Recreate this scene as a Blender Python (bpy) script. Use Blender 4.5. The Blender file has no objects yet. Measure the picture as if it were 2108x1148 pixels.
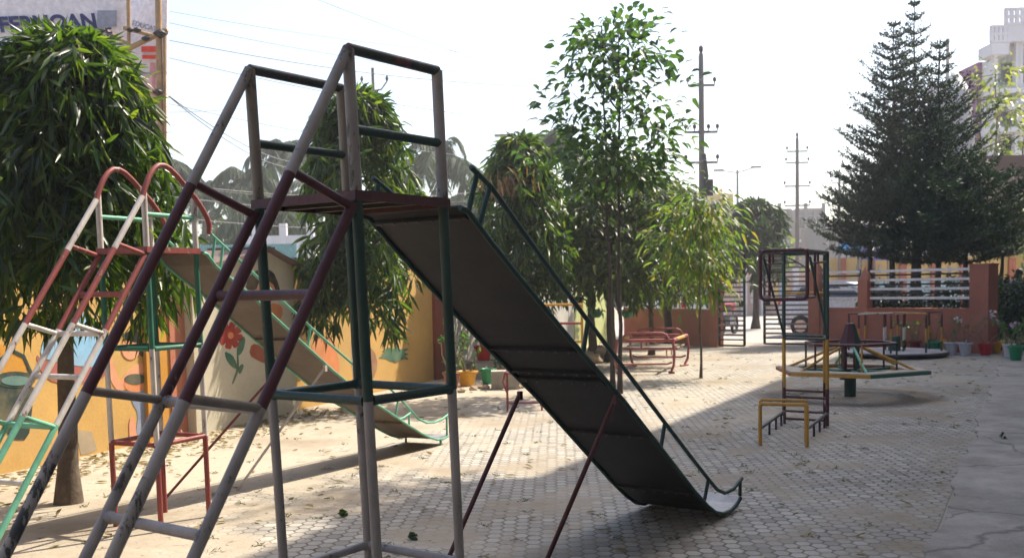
import bpy, math, random
import numpy as np
from math import sin, cos, pi, radians, sqrt, tan, atan2
from mathutils import Vector, Matrix
rnd = random.Random(7)
nr = np.random.RandomState(11)
SC = bpy.context.scene
COL = SC.collection

# ------------------------------------------------------------------ camera, world, sun
CF, CCX, CCY, CPI, CRO, CH = 2070.6, 1054.0, 708.6, 0.0571, -0.0182, 1.55
_f = Vector((0, cos(CPI), -sin(CPI))); _u = Vector((0, sin(CPI), cos(CPI))); _r = Vector((1, 0, 0))
_c, _s = cos(CRO), sin(CRO)
CR_ = _r * _c + _u * _s; CU_ = -_r * _s + _u * _c
cam = bpy.data.cameras.new('camera'); camo = bpy.data.objects.new('camera', cam); COL.objects.link(camo)
camo.matrix_world = Matrix(((CR_.x, CU_.x, -_f.x, 0), (CR_.y, CU_.y, -_f.y, 0), (CR_.z, CU_.z, -_f.z, CH), (0, 0, 0, 1)))
cam.sensor_width = 36; cam.lens = 36 * CF / 2108
cam.shift_y = (CCY - 574) / 2108
cam.clip_start = 0.05; cam.clip_end = 3000
cam.dof.use_dof = True; cam.dof.focus_distance = 5.6; cam.dof.aperture_fstop = 4.5
SC.camera = camo

SUN_EL, SUN_AZ = radians(53), radians(54)      # azimuth clockwise from +Y
SDIR = Vector((sin(SUN_AZ) * cos(SUN_EL), cos(SUN_AZ) * cos(SUN_EL), sin(SUN_EL)))
w = bpy.data.worlds.new('World'); SC.world = w; w.use_nodes = True
nt = w.node_tree; nt.nodes.clear()
sky = nt.nodes.new('ShaderNodeTexSky'); sky.sky_type = 'NISHITA'; sky.sun_disc = False
sky.sun_elevation = SUN_EL; sky.sun_rotation = SUN_AZ
sky.air_density = 1.0; sky.dust_density = 3.0; sky.ozone_density = 0.6; sky.altitude = 0
bg = nt.nodes.new('ShaderNodeBackground'); bg.inputs[1].default_value = 0.15
out = nt.nodes.new('ShaderNodeOutputWorld')
nt.links.new(sky.outputs[0], bg.inputs[0]); nt.links.new(bg.outputs[0], out.inputs[0])
sl = bpy.data.lights.new('sun', 'SUN'); sl.energy = 3.9; sl.angle = radians(0.55); sl.color = (1.0, 0.90, 0.75)
so = bpy.data.objects.new('sun', sl); COL.objects.link(so)
so.rotation_euler = SDIR.to_track_quat('Z', 'Y').to_euler(); so.location = SDIR * 50
SC.view_settings.view_transform = 'Standard'; SC.view_settings.look = 'None'
SC.view_settings.exposure = 1.22; SC.view_settings.gamma = 1
SC.view_settings.use_curve_mapping = False
SC.cycles.max_bounces = 8; SC.cycles.transparent_max_bounces = 12

def ray(u, v):
    return _f + CR_ * ((u - CCX) / CF) + CU_ * ((CCY - v) / CF)
def G(u, v, z=0.0):
    d = ray(u, v); t = (z - CH) / d.z
    return Vector((0, 0, CH)) + d * t
def at(u, v, Y):
    d = ray(u, v); return Vector((0, 0, CH)) + d * (Y / d.y)
def hit(u, v, P0, n):
    d = ray(u, v); o = Vector((0, 0, CH)); return o + d * ((P0 - o).dot(n) / d.dot(n))
def V(*a): return Vector(a)
Z = Vector((0, 0, 1))

# ------------------------------------------------------------------ materials
MATS = {}
def newmat(name):
    m = bpy.data.materials.new(name); m.use_nodes = True; MATS[name] = m
    n = m.node_tree.nodes; b = n['Principled BSDF']
    return m, m.node_tree, b
def N(t, typ, **kw):
    n = t.nodes.new(typ)
    for k, v in kw.items():
        if k == 'inp':
            for kk, vv in v.items(): n.inputs[kk].default_value = vv
        else: setattr(n, k, v)
    return n
def L(t, a, b): t.links.new(a, b)
def ramp(t, stops, fac):
    r = t.nodes.new('ShaderNodeValToRGB'); e = r.color_ramp.elements
    while len(e) > 1: e.remove(e[-1])
    e[0].position = stops[0][0]; e[0].color = (*stops[0][1], 1)
    for p, c in stops[1:]:
        x = e.new(p); x.color = (*c, 1)
    L(t, fac, r.inputs[0]); return r
def mixc(t, fac, a, b, typ='MIX'):
    m = t.nodes.new('ShaderNodeMix'); m.data_type = 'RGBA'; m.blend_type = typ
    for i, x in ((0, fac), (6, a), (7, b)):
        if hasattr(x, 'is_output') or hasattr(x, 'links'): L(t, x, m.inputs[i])
        elif i == 0: m.inputs[0].default_value = x
        else: m.inputs[i].default_value = (*x, 1)
    return m.outputs[2]
def scal(c, k): return tuple(min(1, x * k) for x in c)

def rough_mat(name, col, var=0.25, scale=6.0, rough=0.85, bump=0.3, bscale=40, dirt=None, dirt_amt=0.4, spec=0.3):
    """a matt surface with blotches of two scales and fine grain"""
    m, t, b = newmat(name)
    g = N(t, 'ShaderNodeNewGeometry')
    n1 = N(t, 'ShaderNodeTexNoise', inp={'Scale': scale, 'Detail': 6, 'Roughness': 0.6})
    L(t, g.outputs['Position'], n1.inputs['Vector'])
    n2 = N(t, 'ShaderNodeTexNoise', inp={'Scale': bscale, 'Detail': 4})
    L(t, g.outputs['Position'], n2.inputs['Vector'])
    r = ramp(t, [(0.3, scal(col, 1 - var)), (0.7, scal(col, 1 + var))], n1.outputs[0])
    c = mixc(t, 0.15, r.outputs[0], n2.outputs[0], 'OVERLAY')
    if dirt:
        n3 = N(t, 'ShaderNodeTexNoise', inp={'Scale': scale * 0.35, 'Detail': 8, 'Roughness': 0.7})
        L(t, g.outputs['Position'], n3.inputs['Vector'])
        rr = ramp(t, [(0.45, (0, 0, 0)), (0.62, (dirt_amt,) * 3)], n3.outputs[0])
        c = mixc(t, rr.outputs[0], c, dirt)
    L(t, c, b.inputs['Base Color'])
    b.inputs['Roughness'].default_value = rough
    b.inputs['Specular IOR Level'].default_value = spec
    bp = N(t, 'ShaderNodeBump', inp={'Strength': bump, 'Distance': 0.01})
    L(t, n2.outputs[0], bp.inputs['Height']); L(t, bp.outputs[0], b.inputs['Normal'])
    return m

def paint(name, col, chip=(0.09, 0.06, 0.05), amt=0.42, rough=0.42, scale=9, streak=1.0):
    """old gloss paint on steel pipe: chips, grime and a duller bloom"""
    m, t, b = newmat(name)
    g = N(t, 'ShaderNodeNewGeometry')
    mp = N(t, 'ShaderNodeMapping'); mp.inputs['Scale'].default_value = (1, 1, 0.45 * streak)
    L(t, g.outputs['Position'], mp.inputs['Vector'])
    n1 = N(t, 'ShaderNodeTexNoise', inp={'Scale': scale * 6, 'Detail': 8, 'Roughness': 0.72})
    L(t, mp.outputs[0], n1.inputs['Vector'])
    n2 = N(t, 'ShaderNodeTexNoise', inp={'Scale': scale, 'Detail': 5, 'Roughness': 0.6})
    L(t, mp.outputs[0], n2.inputs['Vector'])
    base = ramp(t, [(0.25, scal(col, 0.62)), (0.5, col), (0.78, scal(col, 1.3))], n2.outputs[0])
    mm = N(t, 'ShaderNodeMath', operation='MULTIPLY'); L(t, n1.outputs[0], mm.inputs[0]); L(t, n2.outputs[0], mm.inputs[1])
    lo = 0.46 - 0.34 * (1 - amt)
    cr = ramp(t, [(lo * 0.52, (1, 1, 1)), (lo * 0.52 + 0.025, (0, 0, 0))], mm.outputs[0])
    c = mixc(t, cr.outputs[0], base.outputs[0], chip)
    L(t, c, b.inputs['Base Color'])
    rr = ramp(t, [(0.3, (rough,) * 3), (0.7, (min(1, rough + 0.25),) * 3)], n1.outputs[0])
    L(t, rr.outputs[0], b.inputs['Roughness'])
    bp = N(t, 'ShaderNodeBump', inp={'Strength': 0.35, 'Distance': 0.003})
    L(t, mm.outputs[0], bp.inputs['Height']); L(t, bp.outputs[0], b.inputs['Normal'])
    return m

def plain(name, col, rough=0.6, metal=0.0, spec=0.4, emit=None):
    m, t, b = newmat(name)
    b.inputs['Base Color'].default_value = (*col, 1); b.inputs['Roughness'].default_value = rough
    b.inputs['Metallic'].default_value = metal; b.inputs['Specular IOR Level'].default_value = spec
    g = N(t, 'ShaderNodeNewGeometry')
    n1 = N(t, 'ShaderNodeTexNoise', inp={'Scale': 14, 'Detail': 5})
    L(t, g.outputs['Position'], n1.inputs['Vector'])
    r = ramp(t, [(0.3, scal(col, 0.82)), (0.7, scal(col, 1.12))], n1.outputs[0])
    L(t, r.outputs[0], b.inputs['Base Color'])
    return m

def leaf_mat(name, cols, trans=0.45, rough=0.38, tcol=None):
    m, t, b = newmat(name)
    g = N(t, 'ShaderNodeNewGeometry')
    k = len(cols)
    r = ramp(t, [(i / max(1, k - 1), c) for i, c in enumerate(cols)], g.outputs['Random Per Island'])
    L(t, r.outputs[0], b.inputs['Base Color']); b.inputs['Roughness'].default_value = rough
    b.inputs['Specular IOR Level'].default_value = 0.5
    tr = N(t, 'ShaderNodeBsdfTranslucent')
    tc = mixc(t, 1.0, r.outputs[0], tcol or (1.9, 2.1, 0.7), 'MULTIPLY')
    L(t, tc, tr.inputs[0])
    mx = N(t, 'ShaderNodeMixShader'); mx.inputs[0].default_value = trans
    o = t.nodes['Material Output']
    L(t, b.outputs[0], mx.inputs[1]); L(t, tr.outputs[0], mx.inputs[2]); L(t, mx.outputs[0], o.inputs[0])
    return m

# ------------------------------------------------------------------ objects
def tag(o, label=None, cat=None, group=None, kind=None):
    if label: o['label'] = label
    if cat: o['category'] = cat
    if group: o['group'] = group
    if kind: o['kind'] = kind
    return o
def thing(name, label, cat, loc=(0, 0, 0), group=None):
    o = bpy.data.objects.new(name, None); COL.objects.link(o); o.location = loc
    o.empty_display_size = 0.2
    return tag(o, label, cat, group)
def total_loc(o):
    p = Vector((0, 0, 0))
    while o is not None: p += Vector(o.location); o = o.parent
    return p
def copy_tree(o, parent=None, loc=None, rotz=None, label=None, scale=None):
    c = o.copy(); COL.objects.link(c)
    if parent is not None: c.parent = parent
    if loc is not None: c.location = loc
    if rotz is not None: c.rotation_euler = (0, 0, rotz)
    if scale is not None: c.scale = (scale,) * 3 if not hasattr(scale, '__len__') else scale
    if label: c['label'] = label
    for ch in list(o.children): copy_tree(ch, c)
    return c

class MB:
    def __init__(s): s.v = []; s.f = []; s.m = []; s.sm = []
    def add(s, vs, fs, mi=0, smooth=False):
        b = len(s.v); s.v += [tuple(x) for x in vs]
        for f in fs: s.f.append(tuple(b + i for i in f)); s.m.append(mi); s.sm.append(smooth)
    def box(s, c, sz, ax=None, mi=0):
        c = Vector(c); X, Y, W = ax if ax else (V(1, 0, 0), V(0, 1, 0), V(0, 0, 1))
        h = [x / 2 for x in sz]
        vs = [c + X * (i * h[0]) + Y * (j * h[1]) + W * (k * h[2]) for i in (-1, 1) for j in (-1, 1) for k in (-1, 1)]
        s.add(vs, [(0, 1, 3, 2), (4, 6, 7, 5), (0, 4, 5, 1), (2, 3, 7, 6), (0, 2, 6, 4), (1, 5, 7, 3)], mi)
    def bbox(s, x0, x1, y0, y1, z0, z1, mi=0):
        s.box(((x0 + x1) / 2, (y0 + y1) / 2, (z0 + z1) / 2), (abs(x1 - x0), abs(y1 - y0), abs(z1 - z0)), None, mi)
    def beam(s, p, q, wd, ht, up=None, mi=0):
        p = Vector(p); q = Vector(q); d = q - p; ln = d.length; d.normalize()
        up = Vector(up) if up is not None else V(0, 0, 1)
        if abs(d.dot(up)) > 0.98: up = V(0, 1, 0)
        sx = d.cross(up).normalized(); u2 = sx.cross(d).normalized()
        s.box((p + q) / 2, (ln, wd, ht), (d, sx, u2), mi)
    def tube(s, pts, r, seg=10, mi=0, caps=True, smooth=True):
        pts = [Vector(p) for p in pts]; n = len(pts)
        rr = list(r) if hasattr(r, '__len__') else [r] * n
        t0 = (pts[1] - pts[0]).normalized()
        a = V(0, 0, 1) if abs(t0.z) < 0.9 else V(0, 1, 0)
        u = t0.cross(a).normalized(); vs = []; fs = []
        for i, p in enumerate(pts):
            if i == 0: t = t0
            elif i == n - 1: t = (pts[-1] - pts[-2]).normalized()
            else: t = ((pts[i + 1] - p).normalized() + (p - pts[i - 1]).normalized()).normalized()
            u = (u - t * u.dot(t)).normalized(); v2 = t.cross(u)
            for k in range(seg):
                a = 2 * pi * k / seg
                vs.append(p + (u * cos(a) + v2 * sin(a)) * rr[i])
        for i in range(n - 1):
            for k in range(seg):
                k2 = (k + 1) % seg
                fs.append((i * seg + k, i * seg + k2, (i + 1) * seg + k2, (i + 1) * seg + k))
        s.add(vs, fs, mi, smooth)
        if caps:
            s.add(vs[:seg], [tuple(reversed(range(seg)))], mi); s.add(vs[-seg:], [tuple(range(seg))], mi)
    def lathe(s, prof, c, seg=24, mi=0, smooth=True, caps=True):
        c = Vector(c); n = len(prof); vs = []; fs = []
        for r, z in prof:
            for k in range(seg):
                a = 2 * pi * k / seg; vs.append(c + V(r * cos(a), r * sin(a), z))
        for i in range(n - 1):
            for k in range(seg):
                k2 = (k + 1) % seg; fs.append((i * seg + k, i * seg + k2, (i + 1) * seg + k2, (i + 1) * seg + k))
        s.add(vs, fs, mi, smooth)
        if caps:
            s.add(vs[:seg], [tuple(reversed(range(seg)))], mi); s.add(vs[-seg:], [tuple(range(seg))], mi)
    def slab(s, poly, ext, mi=0):
        """polygon (3-D points) extruded by vector ext"""
        poly = [Vector(p) for p in poly]; ext = Vector(ext); n = len(poly)
        vs = poly + [p + ext for p in poly]
        fs = [tuple(range(n)), tuple(reversed(range(n, 2 * n)))] + [(i, n + i, n + (i + 1) % n, (i + 1) % n) for i in range(n)]
        s.add(vs, fs, mi)
    def build(s, name, mats, parent=None, loc=None):
        if not isinstance(mats, (list, tuple)): mats = [mats]
        off = total_loc(parent) if parent is not None else Vector(loc or (0, 0, 0))
        me = bpy.data.meshes.new(name)
        me.from_pydata([(x - off.x, y - off.y, z - off.z) for x, y, z in s.v], [], s.f)
        for m in mats: me.materials.append(m)
        me.polygons.foreach_set('material_index', s.m); me.polygons.foreach_set('use_smooth', s.sm)
        me.update(); o = bpy.data.objects.new(name, me); COL.objects.link(o)
        if parent is not None: o.parent = parent
        else: o.location = off
        return o

def np_mesh(name, verts, quads, tris, mats, parent=None, mi=None, loc=None, smooth=False):
    off = total_loc(parent) if parent is not None else Vector(loc or (0, 0, 0))
    me = bpy.data.meshes.new(name)
    v = np.asarray(verts, dtype=np.float64) - np.array(off)
    nq = 0 if quads is None else len(quads); ntr = 0 if tris is None else len(tris)
    me.vertices.add(len(v)); me.vertices.foreach_set('co', v.astype(np.float32).ravel())
    idx = []
    if nq: idx.append(np.asarray(quads).ravel())
    if ntr: idx.append(np.asarray(tris).ravel())
    idx = np.concatenate(idx).astype(np.int32)
    me.loops.add(len(idx)); me.loops.foreach_set('vertex_index', idx)
    st = np.concatenate([np.arange(nq) * 4, nq * 4 + np.arange(ntr) * 3]).astype(np.int32)
    me.polygons.add(nq + ntr); me.polygons.foreach_set('loop_start', st)
    if not isinstance(mats, (list, tuple)): mats = [mats]
    for m in mats: me.materials.append(m)
    if mi is not None: me.polygons.foreach_set('material_index', np.asarray(mi, dtype=np.int32))
    if smooth: me.polygons.foreach_set('use_smooth', np.ones(nq + ntr, dtype=bool))
    me.update(calc_edges=True); me.validate()
    o = bpy.data.objects.new(name, me); COL.objects.link(o)
    if parent is not None: o.parent = parent
    else: o.location = off
    return o

def nrm(a): return a / np.maximum(1e-9, np.linalg.norm(a, axis=1, keepdims=True))
def leaves(name, mat, parent, P, D, Ln, Wd, bend=0.4, fold=0.25, rs=None, updir=None):
    """N leaves: base points P, directions D, lengths, widths; each a folded, drooping blade of its own"""
    rs = rs or nr; n = len(P); P = np.asarray(P); D = nrm(np.asarray(D))
    Ln = np.broadcast_to(Ln, n)[:, None] * (0.75 + 0.5 * rs.rand(n, 1)); Wd = np.broadcast_to(Wd, n)[:, None] * (0.8 + 0.4 * rs.rand(n, 1))
    R = rs.randn(n, 3) if updir is None else np.asarray(updir) + 0.5 * rs.randn(n, 3)
    S = nrm(np.cross(D, R)); U = np.cross(S, D)
    bd = bend * (0.3 + rs.rand(n, 1))
    def pt(t): return P + D * Ln * t + np.array([[0, 0, -1.0]]) * Ln * bd * t * t
    fo = U * Wd * fold
    a = pt(0); m1 = pt(0.33); m2 = pt(0.68); tip = pt(1.0)
    v = np.stack([a, m1 + S * Wd * .5 + fo, m1 - S * Wd * .5 + fo, m1, m2 + S * Wd * .42 + fo, m2 - S * Wd * .42 + fo, m2, tip], 1).reshape(-1, 3)
    b = (np.arange(n) * 8)[:, None]
    tr = np.concatenate([b + np.array([[0, 3, 1]]), b + np.array([[0, 2, 3]]), b + np.array([[4, 6, 7]]), b + np.array([[6, 5, 7]])])
    q = np.concatenate([b + np.array([[1, 3, 6, 4]]), b + np.array([[3, 2, 5, 6]])])
    return np_mesh(name, v, q, tr, mat, parent)
# ------------------------------------------------------------------ colours
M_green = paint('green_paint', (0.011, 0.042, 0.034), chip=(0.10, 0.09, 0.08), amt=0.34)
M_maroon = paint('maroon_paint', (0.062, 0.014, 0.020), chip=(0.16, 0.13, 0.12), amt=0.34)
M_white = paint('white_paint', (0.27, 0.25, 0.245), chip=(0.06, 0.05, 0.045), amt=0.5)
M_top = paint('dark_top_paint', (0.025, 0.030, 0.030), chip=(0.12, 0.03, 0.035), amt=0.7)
M_black = paint('worn_black_paint', (0.032, 0.036, 0.042), chip=(0.26, 0.25, 0.24), amt=0.86, streak=0.35)
M_streak = paint('streaked_grey_paint', (0.24, 0.225, 0.21), chip=(0.022, 0.022, 0.025), amt=0.93, scale=7, streak=0.22)
M_old = paint('dull_white_paint', (0.19, 0.165, 0.14), chip=(0.08, 0.06, 0.04), amt=0.6)
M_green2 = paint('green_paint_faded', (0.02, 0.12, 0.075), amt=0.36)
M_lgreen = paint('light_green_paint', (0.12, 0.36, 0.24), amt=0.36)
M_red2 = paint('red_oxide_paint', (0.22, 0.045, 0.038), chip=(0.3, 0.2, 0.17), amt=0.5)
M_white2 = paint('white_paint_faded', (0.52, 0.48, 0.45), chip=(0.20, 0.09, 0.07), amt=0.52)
M_yellow = paint('ochre_paint', (0.42, 0.22, 0.03), amt=0.36)
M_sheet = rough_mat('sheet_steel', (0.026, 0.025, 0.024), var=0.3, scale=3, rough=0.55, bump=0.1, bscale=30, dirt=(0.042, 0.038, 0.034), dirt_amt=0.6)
M_sheet2 = rough_mat('sheet_plywood', (0.15, 0.12, 0.095), var=0.25, scale=2.5, rough=0.7, bump=0.1, dirt=(0.07, 0.055, 0.045), dirt_amt=0.5)
M_polish = rough_mat('worn_steel', (0.30, 0.29, 0.28), var=0.25, scale=5, rough=0.5, bump=0.03, spec=0.6)
M_polish.node_tree.nodes['Principled BSDF'].inputs['Metallic'].default_value = 0.5

# ------------------------------------------------------------------ ground
def hex_mat(name):
    m, t, b = newmat(name)
    g = N(t, 'ShaderNodeNewGeometry')
    mp = N(t, 'ShaderNodeMapping'); mp.inputs['Rotation'].default_value = (0, 0, radians(93))
    S = 1 / 0.097; mp.inputs['Scale'].default_value = (S, S * 0.92, 0)
    L(t, g.outputs['Position'], mp.inputs['Vector'])
    wob = N(t, 'ShaderNodeTexNoise', inp={'Scale': 3.0, 'Detail': 2}); L(t, g.outputs['Position'], wob.inputs['Vector'])
    wv = N(t, 'ShaderNodeVectorMath', operation='SCALE'); wv.inputs[3].default_value = 0.22
    L(t, wob.outputs['Color'], wv.inputs[0])
    pv = N(t, 'ShaderNodeVectorMath', operation='ADD'); L(t, mp.outputs[0], pv.inputs[0]); L(t, wv.outputs[0], pv.inputs[1])
    def vm(op, a, bb=None):
        n = N(t, 'ShaderNodeVectorMath', operation=op)
        L(t, a, n.inputs[0])
        if bb is not None:
            if isinstance(bb, tuple): n.inputs[1].default_value = bb
            else: L(t, bb, n.inputs[1])
        return n
    def ma(op, a, bb=None, clamp=False):
        n = N(t, 'ShaderNodeMath', operation=op); n.use_clamp = clamp
        for i, x in enumerate((a, bb)):
            if x is None: continue
            if isinstance(x, (int, float)): n.inputs[i].default_value = x
            else: L(t, x, n.inputs[i])
        return n.outputs[0]
    r3 = 1.7320508
    def cell(off):
        s = vm('ADD', pv.outputs[0], off).outputs[0]
        d = vm('DIVIDE', s, (1, r3, 1)).outputs[0]; fl = vm('FLOOR', d).outputs[0]; fr = vm('SUBTRACT', d, fl).outputs[0]
        c = vm('SUBTRACT', vm('MULTIPLY', fr, (1, r3, 0)).outputs[0], (0.5, r3 / 2, 0)).outputs[0]
        return c
    ca = cell((0, 0, 0)); cb = cell((0.5, r3 / 2, 0))
    da = vm('DOT_PRODUCT', ca, ca).outputs['Value']; db = vm('DOT_PRODUCT', cb, cb).outputs['Value']
    less = ma('LESS_THAN', da, db)
    mx = N(t, 'ShaderNodeMix'); mx.data_type = 'VECTOR'; L(t, less, mx.inputs[0]); L(t, cb, mx.inputs[4]); L(t, ca, mx.inputs[5])
    gv = mx.outputs[1]; ab = vm('ABSOLUTE', gv).outputs[0]
    sx = N(t, 'ShaderNodeSeparateXYZ'); L(t, ab, sx.inputs[0])
    dd = ma('MAXIMUM', vm('DOT_PRODUCT', ab, (0.5, 0.8660254, 0)).outputs['Value'], sx.outputs[0])
    edge = ma('SUBTRACT', 0.5, dd)
    # joint
    jn = N(t, 'ShaderNodeTexNoise', inp={'Scale': 9, 'Detail': 3}); L(t, g.outputs['Position'], jn.inputs['Vector'])
    jw = ma('MULTIPLY', jn.outputs[0], 0.075)
    tilem = N(t, 'ShaderNodeMapRange'); tilem.interpolation_type = 'SMOOTHSTEP'
    L(t, edge, tilem.inputs[0]); L(t, jw, tilem.inputs[1]); L(t, ma('ADD', jw, 0.07), tilem.inputs[2])
    idv = vm('SUBTRACT', pv.outputs[0], gv).outputs[0]
    idr = vm('MULTIPLY', idv, (2, 2, 0)).outputs[0]
    rn = vm('FLOOR', vm('ADD', idr, (0.5, 0.5, 0)).outputs[0]).outputs[0]
    wn = N(t, 'ShaderNodeTexWhiteNoise', noise_dimensions='3D'); L(t, rn, wn.inputs['Vector'])
    fine = N(t, 'ShaderNodeTexNoise', inp={'Scale': 70, 'Detail': 5, 'Roughness': 0.7}); L(t, g.outputs['Position'], fine.inputs['Vector'])
    big = N(t, 'ShaderNodeTexNoise', inp={'Scale': 1.1, 'Detail': 6, 'Roughness': 0.62}); L(t, g.outputs['Position'], big.inputs['Vector'])
    tile = ramp(t, [(0, (0.26, 0.243, 0.212)), (0.2, (0.33, 0.311, 0.272)), (0.75, (0.365, 0.345, 0.303)), (1, (0.43, 0.405, 0.355))], wn.outputs[0])
    tc = mixc(t, 0.35, tile.outputs[0], fine.outputs[0], 'OVERLAY')
    dust = (0.385, 0.335, 0.262)
    # dust cover, thicker towards the left wall
    sp = N(t, 'ShaderNodeSeparateXYZ'); L(t, g.outputs['Position'], sp.inputs[0])
    ln = ma('SUBTRACT', sp.outputs[0], ma('MULTIPLY', sp.outputs[1], 0.30))
    lf = N(t, 'ShaderNodeMapRange'); L(t, ln, lf.inputs[0]); lf.inputs[1].default_value = -3.0; lf.inputs[2].default_value = -5.6; lf.inputs[3].default_value = 0; lf.inputs[4].default_value = 0.30
    cov = ma('ADD', big.outputs[0], lf.outputs[0])
    covr = N(t, 'ShaderNodeMapRange'); covr.interpolation_type = 'SMOOTHSTEP'; L(t, cov, covr.inputs[0]); covr.inputs[1].default_value = 0.44; covr.inputs[2].default_value = 0.66
    covr.inputs[4].default_value = 0.93
    dn = mixc(t, fine.outputs[0], scal(dust, 0.8), scal(dust, 1.2))
    jc = ramp(t, [(0.4, (0.15, 0.13, 0.11)), (0.6, (0.24, 0.21, 0.175))], jn.outputs[0])
    c1 = mixc(t, tilem.outputs[0], jc.outputs[0], tc)
    c2 = mixc(t, covr.outputs[0], c1, dn)
    # darker damp stain rings and soil blotches
    st = N(t, 'ShaderNodeTexNoise', inp={'Scale': 0.55, 'Detail': 7, 'Roughness': 0.65}); L(t, g.outputs['Position'], st.inputs['Vector'])
    sr = ramp(t, [(0.48, (1, 1, 1)), (0.66, (0.66, 0.62, 0.57))], st.outputs[0])
    c3 = mixc(t, 1.0, c2, sr.outputs[0], 'MULTIPLY')
    # worn dirt ring trodden by feet round the merry-go-round
    dv_ = vm('SUBTRACT', g.outputs['Position'], (4.52, 13.42, 0.0)); dl = N(t, 'ShaderNodeVectorMath', operation='LENGTH'); L(t, dv_.outputs[0], dl.inputs[0])
    rg = N(t, 'ShaderNodeMath', operation='SUBTRACT'); L(t, dl.outputs['Value'], rg.inputs[0]); rg.inputs[1].default_value = 1.05
    ra_ = ma('ABSOLUTE', rg.outputs[0]); rn_ = ma('ADD', ra_, ma('MULTIPLY', ma('SUBTRACT', big.outputs[0], 0.5), 0.6))
    rm = N(t, 'ShaderNodeMapRange'); rm.interpolation_type = 'SMOOTHSTEP'; L(t, rn_, rm.inputs[0]); rm.inputs[1].default_value = 0.26; rm.inputs[2].default_value = 0.0; rm.inputs[3].default_value = 0; rm.inputs[4].default_value = 0.75
    c3 = mixc(t, rm.outputs[0], c3, (0.15, 0.12, 0.095))
    # scattered dark soil crumbs in the joints
    cn = N(t, 'ShaderNodeTexNoise', inp={'Scale': 7.0, 'Detail': 4, 'Roughness': 0.6}); L(t, g.outputs['Position'], cn.inputs['Vector'])
    cr_ = ramp(t, [(0.60, (0, 0, 0)), (0.68, (0.8, 0.8, 0.8))], cn.outputs[0])
    jm = ma('MULTIPLY', cr_.outputs[0], ma('SUBTRACT', 1.15, tilem.outputs[0]), True)
    c3 = mixc(t, jm, c3, (0.09, 0.07, 0.045))
    L(t, c3, b.inputs['Base Color']); b.inputs['Roughness'].default_value = 0.9; b.inputs['Specular IOR Level'].default_value = 0.15
    hh = ma('MULTIPLY', tilem.outputs[0], ma('SUBTRACT', 1.0, covr.outputs[0]))
    hh2 = ma('ADD', hh, ma('MULTIPLY', fine.outputs[0], 0.35)); hh3 = ma('ADD', hh2, ma('MULTIPLY', wn.outputs[0], 0.2))
    bp = N(t, 'ShaderNodeBump', inp={'Strength': 0.75, 'Distance': 0.008}); L(t, hh3, bp.inputs['Height']); L(t, bp.outputs[0], b.inputs['Normal'])
    return m
M_hex = hex_mat('hexagonal_pavers')
M_soil = rough_mat('dusty_soil', (0.36, 0.31, 0.25), var=0.2, scale=1.2, rough=0.95, bump=0.6, bscale=18, dirt=(0.22, 0.18, 0.13), dirt_amt=0.6)
M_conc = rough_mat('cement_path', (0.34, 0.305, 0.262), var=0.2, scale=3.2, rough=0.9, bump=0.5, bscale=45, dirt=(0.19, 0.17, 0.145), dirt_amt=0.8)
def add_cracks(m):
    t = m.node_tree; b = t.nodes['Principled BSDF']; src = b.inputs['Base Color'].links[0].from_socket
    g = N(t, 'ShaderNodeNewGeometry'); nz = N(t, 'ShaderNodeTexNoise', inp={'Scale': 2.2, 'Detail': 5}); L(t, g.outputs['Position'], nz.inputs['Vector'])
    ad = N(t, 'ShaderNodeVectorMath', operation='MULTIPLY_ADD'); L(t, nz.outputs['Color'], ad.inputs[0]); ad.inputs[1].default_value = (.55, .55, 0); L(t, g.outputs['Position'], ad.inputs[2])
    vo = N(t, 'ShaderNodeTexVoronoi', feature='DISTANCE_TO_EDGE', inp={'Scale': 0.42}); L(t, ad.outputs[0], vo.inputs['Vector'])
    rr = ramp(t, [(0.0, (0.75,) * 3), (0.0065, (0, 0, 0))], vo.outputs['Distance'])
    gt = N(t, 'ShaderNodeTexNoise', inp={'Scale': 120, 'Detail': 3, 'Roughness': .8}); L(t, g.outputs['Position'], gt.inputs['Vector'])
    gr = ramp(t, [(0.30, (0.62, 0.60, 0.57)), (0.45, (1, 1, 1))], gt.outputs[0])
    c = mixc(t, 1.0, mixc(t, rr.outputs[0], src, (0.09, 0.08, 0.07)), gr.outputs[0], 'MULTIPLY')
    L(t, c, b.inputs['Base Color'])
add_cracks(M_conc)
M_road = rough_mat('road_dust', (0.36, 0.33, 0.30), var=0.12, scale=0.8, rough=0.92, bump=0.3, bscale=20, dirt=(0.24, 0.22, 0.20), dirt_amt=0.5)

def sheet(name, poly, mat, z):
    b = MB(); b.add([(x, y, z) for x, y in poly], [tuple(range(len(poly)))]); o = b.build(name, mat)
    return tag(o, kind='structure')
sheet('ground', [(-500, -120), (500, -120), (500, 900), (-500, 900)], M_soil, 0.0)
# compound lines:  left wall  x = -3.57 + (y-11.1)*0.378 ; path edge (2.3,5.61)-(9.29,19.07)
def WX(y): return -3.57 + (y - 11.1) * 0.378
def PX(y): return 2.33 + (y - 5.61) * 0.5193
sheet('paving', [(WX(-6) + .1, -6), (PX(-6), -6), (PX(20.6), 20.6), (7.1, 24.2), (4.9, 24.6), (3.2, 27.8), (WX(27.8) + .1, 27.8)], M_hex, 0.004)
b = MB(); zt = 0.016; rj = random.Random(5)
pth = [(PX(-6) + 9, -6), (PX(20.4) + 3.2, 20.4)] + [(PX(y) + .03 * sin(y * 2.1) + .02 * sin(y * 7.3) + rj.uniform(-.012, .012), y) for y in [20.4 - i * .12 for i in range(221)]]
b.slab([(x, y, 0.0) for x, y in pth], (0, 0, zt))
tag(b.build('cement_path', M_conc), kind='structure')
sheet('road', [(3.0, 29.5), (7.4, 24.4), (10.2, 21.2), (34, 12), (60, 26), (46, 120), (2, 320), (-9, 320), (18, 60), (0.5, 38)], M_road, 0.004)

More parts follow.
